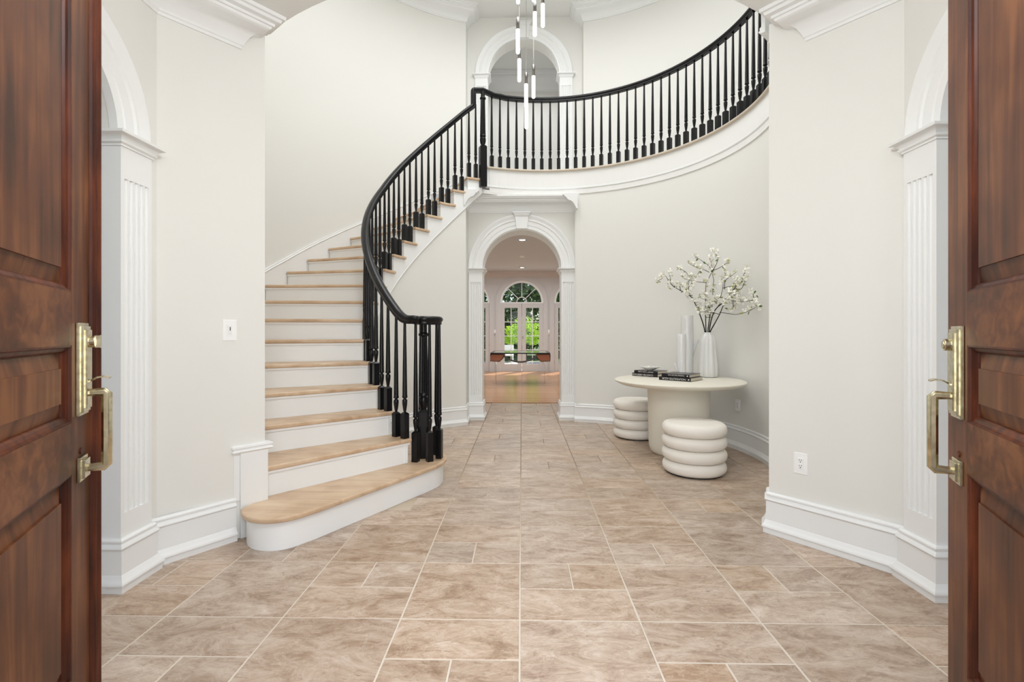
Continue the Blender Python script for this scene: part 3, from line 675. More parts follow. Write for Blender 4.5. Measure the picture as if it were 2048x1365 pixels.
for p, h, ph in frames:
    s = h.cross(Vector((0, 0, 1))); up = -sin(ph)*h+cos(ph)*Vector((0, 0, 1))
    for a, b in RP: v.append(p+s*a+up*b)
for i in range(len(frames)-1):
    for k in range(m): k2 = (k+1) % m; f.append((i*m+k, (i+1)*m+k, (i+1)*m+k2, i*m+k2))
f += [tuple(range(m)), tuple((len(frames)-1)*m+k for k in range(m))]
hr = obj('handrail', MB().add(v, f), blackm, bal, auto=50); hr['label'] = 'moulded black handrail ending in a round volute'
obj('volute_cap', MB().lathe([(.02, 1.268), (.075, 1.270), (.078, 1.280), (.072, 1.290), (.082, 1.305), (.078, 1.322), (.05, 1.332), (.01, 1.334)], 32, (NW[0], NW[1], 0)), blackm, hr, auto=50)
def newel(x, y, zb, zs, zt, s, rz):
    mb = MB(); c_, s_ = cos(rz), sin(rz)
    def sq(r, z): return [(x+(a*c_-b*s_)*r, y+(a*s_+b*c_)*r, z) for a, b in ((-1, -1), (1, -1), (1, 1), (-1, 1))]
    mb.add(sq(s-.006, zb)+sq(s, zb+.008)+sq(s, zs-.02)+sq(s*.6, zs), [(3, 2, 1, 0)]+[(4*q+i, 4*q+(i+1) % 4, 4*q+4+(i+1) % 4, 4*q+4+i) for q in range(3) for i in range(4)]+[(12, 13, 14, 15)])
    r = s*.9
    flute = lambda a, z: (1-.10*max(0, cos(a*10))) if (z > .125 and z < zt-zs-.10) else 1
    hh = zt-zs
    prof = [(r*.62, -.005), (r*.62, .008), (r*.80, .02), (r*.98, .055), (r, .085), (r*.92, .097), (r*.70, .101), (r*.70, .109), (r*.98, .112), (r*1.0, .122), (r*.96, .13), (r*.93, .14)]
    prof += [(r*(.93-.18*t), .14+(hh-.25)*t) for t in (.25, .5, .75, 1)]
    prof += [(r*.75, hh-.105), (r*.98, hh-.097), (r*1.02, hh-.088), (r*.95, hh-.08), (r*.70, hh-.07), (r*.70, hh-.02), (r*.72, hh)]
    mb.lathe(prof, 40, (x, y, zs), fn=flute); return obj('newel_post', mb, blackm, bal, auto=40)
newel(NW[0], NW[1], R0, .58, 1.275, .045, rad(8))
newel(NT.x, NT.y, 3.115, 3.665, 4.37, .044, rad(24))

# ------------------------------------------------------------------ front doors
def front_door(name, hinge, ang, mir, label, handle_label, dz):
    """leaf in local frame: x from free edge (0) to hinge (.8), y = out of the visible face, z up"""
    root = thing(name, label, 'door', (hinge[0], hinge[1], .01), kind='structure')
    H = Vector((hinge[0], hinge[1], 0)); dl = Vector(ang).normalized(); dl = Vector((dl.x, dl.y, 0))
    nf = Vector((dl.y, -dl.x, 0)) if mir < 0 else Vector((-dl.y, dl.x, 0))      # visible face normal
    LWd = .8; free = H+dl*LWd; X = -dl; Yv = nf; Z = Vector((0, 0, 1)); T = .045
    def part(nm, mb, m, par=root, bev=0, loc=True, auto=None):
        wb = MB(); wb.v = [tuple(free+X*a+Yv*b+Z*c) for a, b, c in mb.v]; wb.f = mb.f
        return obj(nm, wb, m, par, bev=bev, auto=auto)
    tw = .185 if mir < 0 else .14
    zt = 2.42; px0, px1 = tw, LWd-.12
    rows = [(.37, .862), (.985, 1.170), (1.298, 2.28)]
    part('stile', MB().box(0, tw, -T, 0, .01, zt), mahog_v, bev=.001); part('stile', MB().box(px1, LWd, -T, 0, .01, zt), mahog_v, bev=.001)
    edges = [.01]+[z for r in rows for z in r]+[zt]
    for i in range(0, len(edges), 2): part('rail', MB().box(px0, px1, -T, 0, edges[i], edges[i+1]), mahog_h)
    for z0, z1 in rows:
        # raised panel
        m1, m2 = .018, .052; mb = MB(); r = [(px0+m1, z0+m1, px1-m1, z1-m1), (px0+m2, z0+m2, px1-m2, z1-m2)]
        a, b, c, d_ = r[0]; e_, f_, g_, h_ = r[1]
        v = [(a, -.018, b), (c, -.018, b), (c, -.018, d_), (a, -.018, d_), (e_, -.010, f_), (g_, -.010, f_), (g_, -.010, h_), (e_, -.010, h_), (e_, -.005, f_), (g_, -.005, f_), (g_, -.005, h_), (e_, -.005, h_)]
        v += [(a, -.035, b), (c, -.035, b), (c, -.035, d_), (a, -.035, d_)]
        fs = [(8, 9, 10, 11)]+[(i, (i+1) % 4, 4+(i+1) % 4, 4+i) for i in range(4)]+[(4+i, 4+(i+1) % 4, 8+(i+1) % 4, 8+i) for i in range(4)]+[(12+i, 12+(i+1) % 4, (i+1) % 4, i) for i in range(4)]+[(12, 15, 14, 13)]
        pn = part('panel', mb.add(v, fs), mahog_v)
        # moulding frame round the panel: mitred ovolo
        pr = [(0, -.03), (0, -.001), (.004, -.001), (.006, -.006), (.013, -.009), (.017, -.014), (.020, -.03)]
        corners = [(px0, z0, 1, 1), (px1, z0, -1, 1), (px1, z1, -1, -1), (px0, z1, 1, -1)]
        v = [(cx_+sx*p, yy, cz+sz*p) for cx_, cz, sx, sz in corners for p, yy in pr]; k = len(pr)
        fs = [(i*k+j, ((i+1) % 4)*k+j, ((i+1) % 4)*k+j+1, i*k+j+1) for i in range(4) for j in range(k-1)]
        part('panel_moulding', MB().add(v, fs), mahog_d, pn)
    if mir < 0:
        sp = [(.004, 0), (.004, .010), (.012, .016), (.026, .018), (.036, .012), (.044, .012), (.052, .006), (.054, 0)]
        v = [(a, b, z) for z in (.01, zt) for a, b in sp]; k = len(sp)
        part('astragal', MB().add(v, [(j, j+1, k+j+1, k+j) for j in range(k-1)]), mahog_d)
    hc = .122 if mir < 0 else .085
    hs = part('handle_set', MB().box(hc-.037, hc+.037, 0, .007, .995+dz, 1.225+dz).box(hc-.029, hc+.029, .005, .013, 1.003+dz, 1.217+dz).box(hc-.020, hc+.020, .011, .018, 1.012+dz, 1.208+dz), brassm, bev=.0015)
    hs['label'] = handle_label
    def cyl(cx_, y0, y1, cz, r, seg=20):
        mb = MB(); return mb.add([(cx_+r*cos(2*PI*i/seg), y, cz+r*sin(2*PI*i/seg)) for y in (y0, y1) for i in range(seg)], [(i, (i+1) % seg, seg+(i+1) % seg, seg+i) for i in range(seg)]+[tuple(range(seg)), tuple(range(seg, 2*seg))])
    c1_ = cyl(hc, .012, .030, 1.178+dz, .015)
    if mir < 0: c1_.add(*(lambda q: (q.v, q.f))(MB().box(hc-.005, hc+.005, .028, .040, 1.162+dz, 1.194+dz)))
    else: c1_.add(*(lambda q: (q.v, q.f))(cyl(hc, .028, .033, 1.178+dz, .010)))
    part('deadbolt', c1_, brassm, hs, bev=.001)
    # thumb latch
    pts = [(hc, .012, 1.073+dz), (hc, .022, 1.081+dz), (hc, .034, 1.088+dz), (hc, .048, 1.090+dz), (hc, .058, 1.086+dz)]
    mb = MB(); v = []; f = []
    for a, b, c in pts: wv = .008 if b < .03 else .012; v += [(a-wv, b, c-.002), (a+wv, b, c-.002), (a+wv, b, c+.002), (a-wv, b, c+.002)]
    for i in range(len(pts)-1):
        for k in range(4): k2 = (k+1) % 4; f.append((i*4+k, i*4+4+k, i*4+4+k2, i*4+k2))
    f += [(0, 1, 2, 3), (16, 17, 18, 19)]
    part('thumb_latch', mb.add(v, f), brassm, hs)
    # pull grip: rounded bar, D shape
    w_, g = .011, .052; z1, z0 = 1.050+dz, .862+dz
    path = [(.010, z1), (g-.004, z1), (g, z1-.004), (g, z0+.004), (g-.004, z0), (.005, z0)]
    v = []; f = []; k = 8
    for i, (y, z) in enumerate(path):
        p0 = Vector(path[max(i-1, 0)]); p1_ = Vector(path[min(i+1, len(path)-1)]); t_ = (p1_-p0).normalized(); nn_ = Vector((-t_.y, t_.x))*(1.3 if 0 < i < len(path)-1 else 1)
        for q in range(k):
            an = 2*PI*(q+.5)/k; v.append((hc+w_*cos(an), y+nn_.x*.009*sin(an), z+nn_.y*.009*sin(an)))
    for i in range(len(path)-1):
        for q in range(k): q2 = (q+1) % k; f.append((i*k+q, (i+1)*k+q, (i+1)*k+q2, i*k+q2))
    f += [tuple(range(k)), tuple((len(path)-1)*k+q for q in range(k))]
    part('pull_grip', MB().add(v, f), brassm, hs, auto=40)
    part('grip_rose', MB().box(hc-.030, hc+.030, 0, .007, z0-.030, z0+.030).box(hc-.022, hc+.022, .005, .014, z0-.023, z0+.023), brassm, hs, bev=.0015)
    part('keyhole_cover', cyl(hc, 0, .003, .905+dz, .008), mahog_d, hs)
    return root
front_door('door_1', (-.78, .60), (-.4756, .8797), -1, 'open mahogany front door leaf at the left edge, with astragal strip', 'brass handle set with square pull', 0)
front_door('door_2', (.775, .60), (.4446, .8957), 1, 'open mahogany front door leaf at the right edge', 'brass handle set with key cylinder', -.008)

# ------------------------------------------------------------------ switch and outlets
def plate(name, label, cat, p, tdir, kind):
    t_ = Vector((tdir[0], tdir[1], 0)).normalized(); n_ = Vector((t_.y, -t_.x, 0)); root = thing(name, label, cat, p)
    if n_.dot(Vector((-p[0], -p[1], 0))) < 0 and kind != 'r': n_ = -n_
    if kind == 'r': n_ = Vector((C2[0]-p[0], C2[1]-p[1], 0)).normalized(); t_ = Vector((-n_.y, n_.x, 0))
    zz = Vector((0, 0, 1)); P = Vector(p)
    obj('cover_plate', MB().obox(P, t_, n_, zz, -.037, .037, -.001, .005, -.060, .060), platem, root, bev=.002)
    obj('insert', MB().obox(P, t_, n_, zz, -.0165, .0165, .004, .007, -.033, .033), platem, root, bev=.001)
    if kind == 's':
        obj('rocker', MB().obox(P, t_, n_, zz, -.012, .010, .006, .009, -.026, .026), trimm, root, bev=.001)
        obj('dimmer_slider', MB().obox(P, t_, n_, zz, -.002, .002, .008, .0105, -.002, .018), darkm, root)
    else:
        for s_ in (-.016, .016):
            obj('socket', MB().obox(P, t_, n_, zz, -.013, .013, .006, .0085, s_-.012, s_+.012), platem, root, bev=.001)
            mb = MB(); mb.obox(P, t_, n_, zz, -.007, -.0045, .008, .0092, s_+.001, s_+.009); mb.obox(P, t_, n_, zz, .0045, .007, .008, .0092, s_+.001, s_+.009); mb.obox(P, t_, n_, zz, -.0025, .0025, .008, .0092, s_-.009, s_-.004)
            obj('slots', mb, darkm, root)
plate('light_switch', 'white dimmer switch on the slanted wall left of the stair', 'switch', (-1.683, 2.775, 1.215), (.34, .43), 's')
plate('power_outlet', 'white double outlet on the slanted wall at the right', 'outlet', (1.602, 2.831, .45), (-.41, .51), 'o')
plate('power_outlet', 'white outlet on the curved wall behind the round table', 'outlet', (2.228, 5.072, .452), (0, 1), 'r')

# ------------------------------------------------------------------ table and stools
TC = (1.572, 4.93)
tb = thing('round_table', 'round cream table with thick drum pedestal by the curved wall', 'table', (TC[0], TC[1], 0))
obj('table_top', MB().lathe([(.02, .672), (.50, .672), (.555, .680), (.600, .697), (.622, .712), (.626, .722), (.622, .729), (.614, .732), (.02, .732)], 96, (TC[0], TC[1], 0)), creamm, tb, auto=50)
obj('pedestal', MB().lathe([(.02, 0), (.255, 0), (.272, .02), (.284, .06), (.289, .12), (.300, .67), (.02, .67)], 72, (TC[0], TC[1], 0)), creamm, tb, auto=50)
def stool(x, y, label):
    t_ = thing('stool', label, 'stool', (x, y, 0), 'ringed stools around the round table')
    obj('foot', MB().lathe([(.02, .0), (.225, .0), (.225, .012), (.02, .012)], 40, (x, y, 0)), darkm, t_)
    h = .1065
    for k in range(4):
        z0 = .008+k*h; n = 14; prof = [(.02, z0)]
        R_ = .266 if k else .262
        for i in range(n+1):
            a = -PI/2+PI*i/n; ca = cos(a); prof.append((R_-.062+.062*(abs(ca)**.75), z0+h/2+(h/2+.001)*sin(a)))
        prof.append((.02, z0+h+(.004 if k == 3 else 0)))
        obj('cushion_ring', MB().lathe(prof, 64, (x, y, 0)), stoolm, t_, smooth=True)
stool(1.484, 4.235, 'cream stool of four stacked rings standing in front of the table')
stool(1.325, 5.66, 'cream stool of four stacked rings half hidden behind the pedestal')

# books
def book(p, e1, L, Wd, h, z, label, txt, tsize, marks=True, off=.02):
    e1 = Vector((e1[0], e1[1], 0)).normalized(); e2 = Vector((-e1.y, e1.x, 0)); P = Vector((p[0], p[1], z)); zz = Vector((0, 0, 1))
    root = thing('book', label, 'book', tuple(P), 'black coffee table books')
    mb = MB().obox(P, e1, e2, zz, 0, L, 0, Wd, 0, .003).obox(P, e1, e2, zz, 0, L, 0, Wd, h-.003, h).obox(P, e1, e2, zz, 0, L, 0, .004, 0, h)
    obj('cover', mb, coverm, root, bev=.0008)
    obj('page_block', MB().obox(P, e1, e2, zz, .004, L-.004, .004, Wd-.005, .003, h-.003), pagem, root)
    cu = bpy.data.curves.new('spine_lettering', 'FONT'); cu.body = txt; cu.size = tsize; cu.extrude = .0003; cu.materials.append(letterm)
    tmp = bpy.data.objects.new('tmp', cu); C.objects.link(tmp); me_ = bpy.data.meshes.new_from_object(tmp); bpy.data.objects.remove(tmp); me_.materials.clear(); me_.materials.append(letterm)
    o = bpy.data.objects.new('spine_lettering', me_); C.objects.link(o); o.parent = root
    # upside-down lettering running along the spine
    ex, ey, ez = -e1, -zz, -e2
    M = Matrix((ex, ey, ez)).transposed().to_4x4(); M.translation = e1*(L-off-.03)+zz*(h*.78)-e2*.0006
    o.matrix_local = M
    if marks: obj('spine_logo', MB().obox(P, e1, e2, zz, L-.026, L-.014, -.0006, .0005, h*.35, h*.72), letterm, root)
rb = (1.367, 4.89)
book(rb, (.736, -.677), .325, .285, .034, .7325, 'lowest black book of the front right stack', 'NOUVEAUTES AZUR', .026)
book((rb[0]+.028, rb[1]+.006), (.736, -.677), .285, .262, .030, .767, 'upper black book of the front right stack', 'MARINE DECOR FILE', .018)
lb = (1.205, 5.352)
book(lb, (.72, -.694), .303, .235, .033, .7325, 'lowest black book under the white dish', 'CHARTER HERITAGE', .027, False)
book((lb[0]+.022, lb[1]+.0), (.72, -.694), .280, .222, .027, .766, 'upper black book carrying the white dish', 'SUNSET OVER PARIS', .020, False)
# dish with petals
dc = (1.385, 5.29); dt = thing('dish', 'small white flared dish holding pale shells on the rear books', 'dish', (dc[0], dc[1], .7935))
obj('bowl', MB().lathe([(.005, 0), (.032, 0), (.036, .006), (.070, .022), (.112, .040), (.114, .043), (.108, .043), (.066, .028), (.03, .012), (.005, .010)], 40, (dc[0], dc[1], .7935)), ceramm, dt, smooth=True)
random.seed(11); mb = MB()
for k in range(16):
    a = 2*PI*k/8+random.random()*.4; r = .012 if k > 9 else .034; p = Vector((dc[0]+r*cos(a), dc[1]+r*sin(a), .812+.016*(k > 9)+random.random()*.008))
    s_ = .017; q = [p+Vector((random.uniform(-s_, s_), random.uniform(-s_, s_), random.uniform(-.004, .016))) for _ in range(5)]
    mb.add(q, [(0, 1, 2), (0, 2, 3), (0, 3, 4), (1, 2, 4), (2, 3, 4), (0, 1, 4)])
obj('shells', mb, petalm, dt)['kind'] = 'stuff'
# trunk vases
def trunk_vase(p, r, H, label, stubs, wob):
    root = thing('vase', label, 'vase', (p[0], p[1], .7325)); B = .7325
    fn = lambda a, z: 1+wob*noise.noise(Vector((cos(a)*1.5, sin(a)*1.5, z*7+H*9)))+.015*sin(a*5+z*9)
    prof = [(r*.98, 0)]+[(r, H*i/14) for i in range(1, 15)]+[(r*.98, H+.002), (r*.80, H), (r*.78, H-.05), (r*.5, H-.06)]
    obj('body', MB().lathe(prof, 32, (p[0], p[1], B), fn=fn), barkc, root, smooth=True)
    for pts, r0, r1 in stubs: obj('branch_stub', MB().tube([Vector(q) for q in pts], r0, 12, r1), barkc, root, smooth=True)
tv = (1.811, 5.38); D_ = 5.35
stub = [W(1381, 712, D_), W(1386, 698, D_), W(1391, 689, D_), W(1397, 681, D_)]
trunk_vase(tv, .064, .655, 'tall grey-white tree trunk shaped vase with a side stub', [(stub, .034, .010)], .06)
sv = (1.682, 5.18); D_ = 5.15
stub = [W(1357, 747, D_-.03), W(1353, 738, D_-.03), W(1350, 731, D_-.03), W(1349.5, 727, D_-.03)]
trunk_vase(sv, .045, .455, 'short slim grey-white tree trunk shaped vase', [(stub, .012, .007)], .05)
# ribbed vase
rv = (1.965, 5.19)
t_ = thing('vase', 'white ribbed ceramic vase holding the blossoming branches', 'vase', (rv[0], rv[1], .7325))
fn = lambda a, z: 1+.13*(abs(cos(a*4.5+.25*sin(z*9)))-.5)
obj('body', MB().lathe([(.078, 0), (.092, .012), (.098, .06), (.096, .12), (.090, .2), (.084, .27), (.078, .34), (.072, .40), (.060, .435), (.044, .452), (.037, .462), (.040, .472), (.034, .472), (.030, .44), (.028, .40)], 90, (rv[0], rv[1], .7325), fn=fn, cap=True), ceramm, t_, smooth=True)

# branches, traced in a 1652 x 1365 crop of the photograph (0.1392 px each) and spread in depth
def bp(x, y, D): return W(1300+x*.13923, 490+y*.13923, D)
def depth(x, j): 
    px = 1300+x*.13923; base = 5.16 if px < 1425 else 5.16-(px-1425)/90*.66
    return min(base+j, 5.16 if px > 1425 else 5.5)
BR = [
 ('dark forked branch arching far out to the left above the trunk vases', .10, [[(790, 1255), (770, 1160), (715, 1000), (640, 830), (600, 760), (540, 710), (440, 655), (360, 615), (300, 560), (215, 430)],
   [(600, 760), (560, 680), (555, 560), (570, 450)], [(520, 700), (560, 600), (620, 520), (700, 400), (720, 330)], [(360, 615), (300, 555), (290, 470), (270, 400)], [(215, 430), (200, 470), (110, 520)],
   [(570, 460), (500, 380), (400, 340)], [(440, 655), (430, 600), (420, 560)], [(715, 1000), (700, 920), (660, 860)]]),
 ('dark upright branch in the middle of the vase', .0, [[(805, 1250), (800, 1100), (795, 930), (800, 700), (805, 545)], [(805, 545), (720, 535), (600, 520), (470, 480)], [(800, 790), (860, 800), (950, 850), (700, 750)],
   [(860, 400), (780, 360), (680, 330), (550, 260)], [(805, 545), (850, 470), (890, 370), (885, 290), (865, 205)], [(890, 370), (820, 280), (640, 165)], [(800, 1040), (860, 1045), (900, 1030)]]),
 ('dark twisting branch leaning up to the centre top', -.05, [[(830, 1250), (850, 1100), (870, 960), (910, 830), (930, 790)], [(890, 860), (850, 900), (830, 840)], [(1010, 760), (1040, 650), (1050, 540), (1010, 470)], [(930, 790), (1010, 760)], [(890, 370), (980, 340), (1060, 290), (1130, 240)], [(905, 370), (960, 260), (975, 180), (910, 105)], [(905, 600), (915, 500), (890, 400), (905, 370)], [(930, 790), (900, 700), (905, 600)]]),
 ('dark branch rising to the upper right of the vase', -.06, [[(850, 1250), (880, 1080), (940, 930), (1050, 830), (1120, 760), (1200, 640), (1290, 540), (1340, 440), (1385, 370)], [(1050, 620), (1150, 600), (1230, 590), (1290, 540)], [(980, 870), (1050, 830)], [(1060, 790), (1140, 740), (1230, 720), (1270, 660)],
   [(1200, 640), (1300, 640), (1350, 560), (1370, 480)], [(1070, 640), (1080, 520), (1150, 460), (1240, 390)], [(1090, 450), (1070, 380)]]),
 ('long low dark branch sweeping out to the right', -.10, [[(865, 1250), (930, 1130), (1000, 1000), (1050, 880), (1100, 820), (1200, 805), (1320, 815), (1500, 795)], [(1000, 1000), (860, 965), (715, 965)], [(1000, 970), (1140, 990), (1240, 1000), (1370, 970), (1500, 910), (1540, 870)], [(1190, 820), (1195, 880), (1180, 920)], [(1490, 795), (1480, 700)], [(1100, 820), (1190, 730), (1210, 690)], [(1320, 815), (1280, 770)]]),
]
random.seed(5)
def leafgeo(mb, p, d, s, w=.45):
    d = d.normalized(); a = d.cross(Vector((random.uniform(-1, 1), random.uniform(-1, 1), random.uniform(.2, 1)))).normalized(); n_ = d.cross(a)*.12*s
    mb.add([p, p+d*s*.35+a*s*w*.5+n_, p+d*s*.75+a*s*w*.38+n_, p+d*s, p+d*s*.75-a*s*w*.38+n_, p+d*s*.35-a*s*w*.5+n_, p+d*s*.5], [(0, 1, 6), (1, 2, 6), (2, 3, 6), (3, 4, 6), (4, 5, 6), (5, 0, 6)])
for label, j, segs in BR:
    root = thing('blossom_branch', label, 'branch', tuple(bp(820, 1300, 5.16)), 'blossoming branches in the ribbed vase')
    stem = MB(); pet = MB(); bud = MB(); lf = MB()
    for si, sg_ in enumerate(segs):
        n = len(sg_); pts = []
        for i, (x, y) in enumerate(sg_):
            if si == 0 and i == 0: pts.append(Vector((rv[0]+(x-825)*.0003, rv[1], .7325+.40)))
            hh = (1250-y)/1250
            p = bp(x, y, depth(x, j*hh*2)); pts.append(p)
        sm = catmull(pts, 3)
        r0 = .0068 if si == 0 else .0034
        stem.tube(sm, r0, 6, 0.0022 if si == 0 else .0017)
        tips = [sm[-1]]
        if si > 0 or True:
            for p in sm[len(sm)//2:]:
                if random.random() < .85: tips.append(p)
                if random.random() < .8 and 0 <= (p.z-1.36) < .42: tips.append(p+Vector((random.uniform(-.03, .03), random.uniform(-.04, .03), random.uniform(-.03, .03))))
        for k, p in enumerate(tips):
            if p.z < 1.36: continue
            c_ = p+Vector((random.uniform(-.02, .02), random.uniform(-.03, .02), random.uniform(-.01, .03)))
            if math.hypot(c_.x-C2[0], c_.y-C2[1]) > R2-.05: continue
            typ = random.random()
            if typ < .62:
                ax = Vector((random.uniform(-.6, .6), random.uniform(-1, -.1), random.uniform(0, .8))).normalized(); u_ = ax.orthogonal().normalized(); v_ = ax.cross(u_); s_ = random.uniform(.026, .041)
                for q in range(4):
                    an = q*PI/2+random.random()*.3; dd = (u_*cos(an)+v_*sin(an))+ax*.25; leafgeo(pet, c_, dd, s_, .85)
                bud.lathe([(.001, 0), (.004, .002), (.004, .006), (.001, .008)], 6, tuple(c_))
                stem.tube([p, c_], .0009, 4)
            elif typ < .88:
                for q in range(3): leafgeo(bud, c_, Vector((random.uniform(-1, 1), random.uniform(-1, 1), random.uniform(-.3, 1))), random.uniform(.012, .022), .7)
                stem.tube([p, c_], .0009, 4)
            else: leafgeo(lf, p, Vector((random.uniform(-1, 1), random.uniform(-.8, .2), random.uniform(-1, .6))), random.uniform(.028, .045), .5)
    obj('stem', stem, barkm, root, smooth=True, recalc=False)
    if pet.v: obj('blossoms', pet, petalm, root, recalc=False)['kind'] = 'stuff'
    if bud.v: obj('buds', bud, budm, root, recalc=False)['kind'] = 'stuff'
    if lf.v: obj('leaves', lf, leafm, root, recalc=False)['kind'] = 'stuff'

# ------------------------------------------------------------------ pendant light
CHC = Vector((.06, 4.85, H2))
ch = thing('pendant_light', 'cluster pendant light of glowing tubes on thin cables', 'pendant light', tuple(CHC))
obj('canopy', MB().lathe([(.02, -.03), (.27, -.03), (.28, -.02), (.28, 0), (.02, 0)], 48, tuple(CHC)), chromem, ch, auto=40)
PEN = [(1036.2, 8, 4.85), (1035.8, 108, 4.7), (1038.6, 164, 5.05), (1052.3, 216, 4.85), (1052.6, 258, 4.95), (1067, 197, 4.95), (1069.8, 73, 4.75), (1085.6, 55, 4.9), (1067.5, 4, 5.05), (1049, -42, 4.7)]
for px, py, D_ in PEN:
    b = W(px, py, D_); L = .235 if py != 197 else .225; r = .0185; cap = .105
    tube_ = obj('light_tube', MB().lathe([(.004, 0), (.012, .003), (r, .012), (r, L), (.004, L)], 20, tuple(b)), emis, ch, smooth=False, auto=50)
    obj('chrome_socket', MB().lathe([(.0155, L), (.0165, L+.004), (.0165, L+cap), (.010, L+cap+.006), (.006, L+cap+.02)], 20, tuple(b)), nickelm, tube_, auto=50)
    obj('cable', MB().tube([b+Vector((0, 0, L+cap+.01)), Vector((b.x, b.y, H2-.03))], .0022, 6), chromem, tube_)

# ------------------------------------------------------------------ family room
BY = 15.0; BX = 1.654; RG = .60; ZF = 2.145
mb = MB()
def PB(a, z, b): return (a, BY+b, z)
N = 24
for c_ in (-BX, 0, BX):
    hw = .66
    arcp = [(c_+hw*cos(PI-PI*k/N), ZF+hw*sin(PI-PI*k/N)) for k in range(N+1)]
    for b in (0, .15):
        for k in range(N): (a, z), (a2, zz) = arcp[k], arcp[k+1]; mb.add([PB(a, z, b), PB(a2, zz, b), PB(a2, 3.2, b), PB(a, 3.2, b)], [(0, 1, 2, 3)])
    for k in range(N): (a, z), (a2, zz) = arcp[k], arcp[k+1]; mb.add([PB(a, z, 0), PB(a2, zz, 0), PB(a2, zz, .15), PB(a, z, .15)], [(0, 1, 2, 3)])
for x0, x1 in ((-3.5, -BX-.66), (-BX+.66, -.66), (.66, BX-.66), (BX+.66, 3.5)): mb.box(x0, x1, BY, BY+.15, 0, 3.2)
tag(obj('wall_back', mb, greym, recalc=False), 'taupe wall holding the three arched garden doors', 'wall', kind='structure')
tag(obj('wall_left', MB().box(-3.5, -3.4, 8.33, 15.1, 0, 3.2), greym), 'left wall of the room beyond the arch', 'wall', kind='structure')
tag(obj('wall_right', MB().box(3.4, 3.5, 8.33, 15.1, 0, 3.2), greym), 'right wall of the room beyond the arch', 'wall', kind='structure')
tag(obj('trim_9', MB().sweep([(3.4, BY), (-3.4, BY)], CROWN, 1, 3.085), greym, auto=35), 'crown moulding above the three garden doors', 'crown moulding', kind='structure')
def archarc(cx, r0, r1, y0, y1, zc, N=28):
    mb = MB(); v = []; f = []
    for i in range(N+1):
        a = PI*i/N
        for r, y in ((r0, y0), (r1, y0), (r1, y1), (r0, y1)): v.append((cx+r*cos(a), y, zc+r*sin(a)))
    for i in range(N):
        for k in range(4): k2 = (k+1) % 4; f.append((i*4+k, (i+1)*4+k, (i+1)*4+k2, i*4+k2))
    f += [(0, 1, 2, 3), (N*4, N*4+1, N*4+2, N*4+3)]
    return mb.add(v, f)
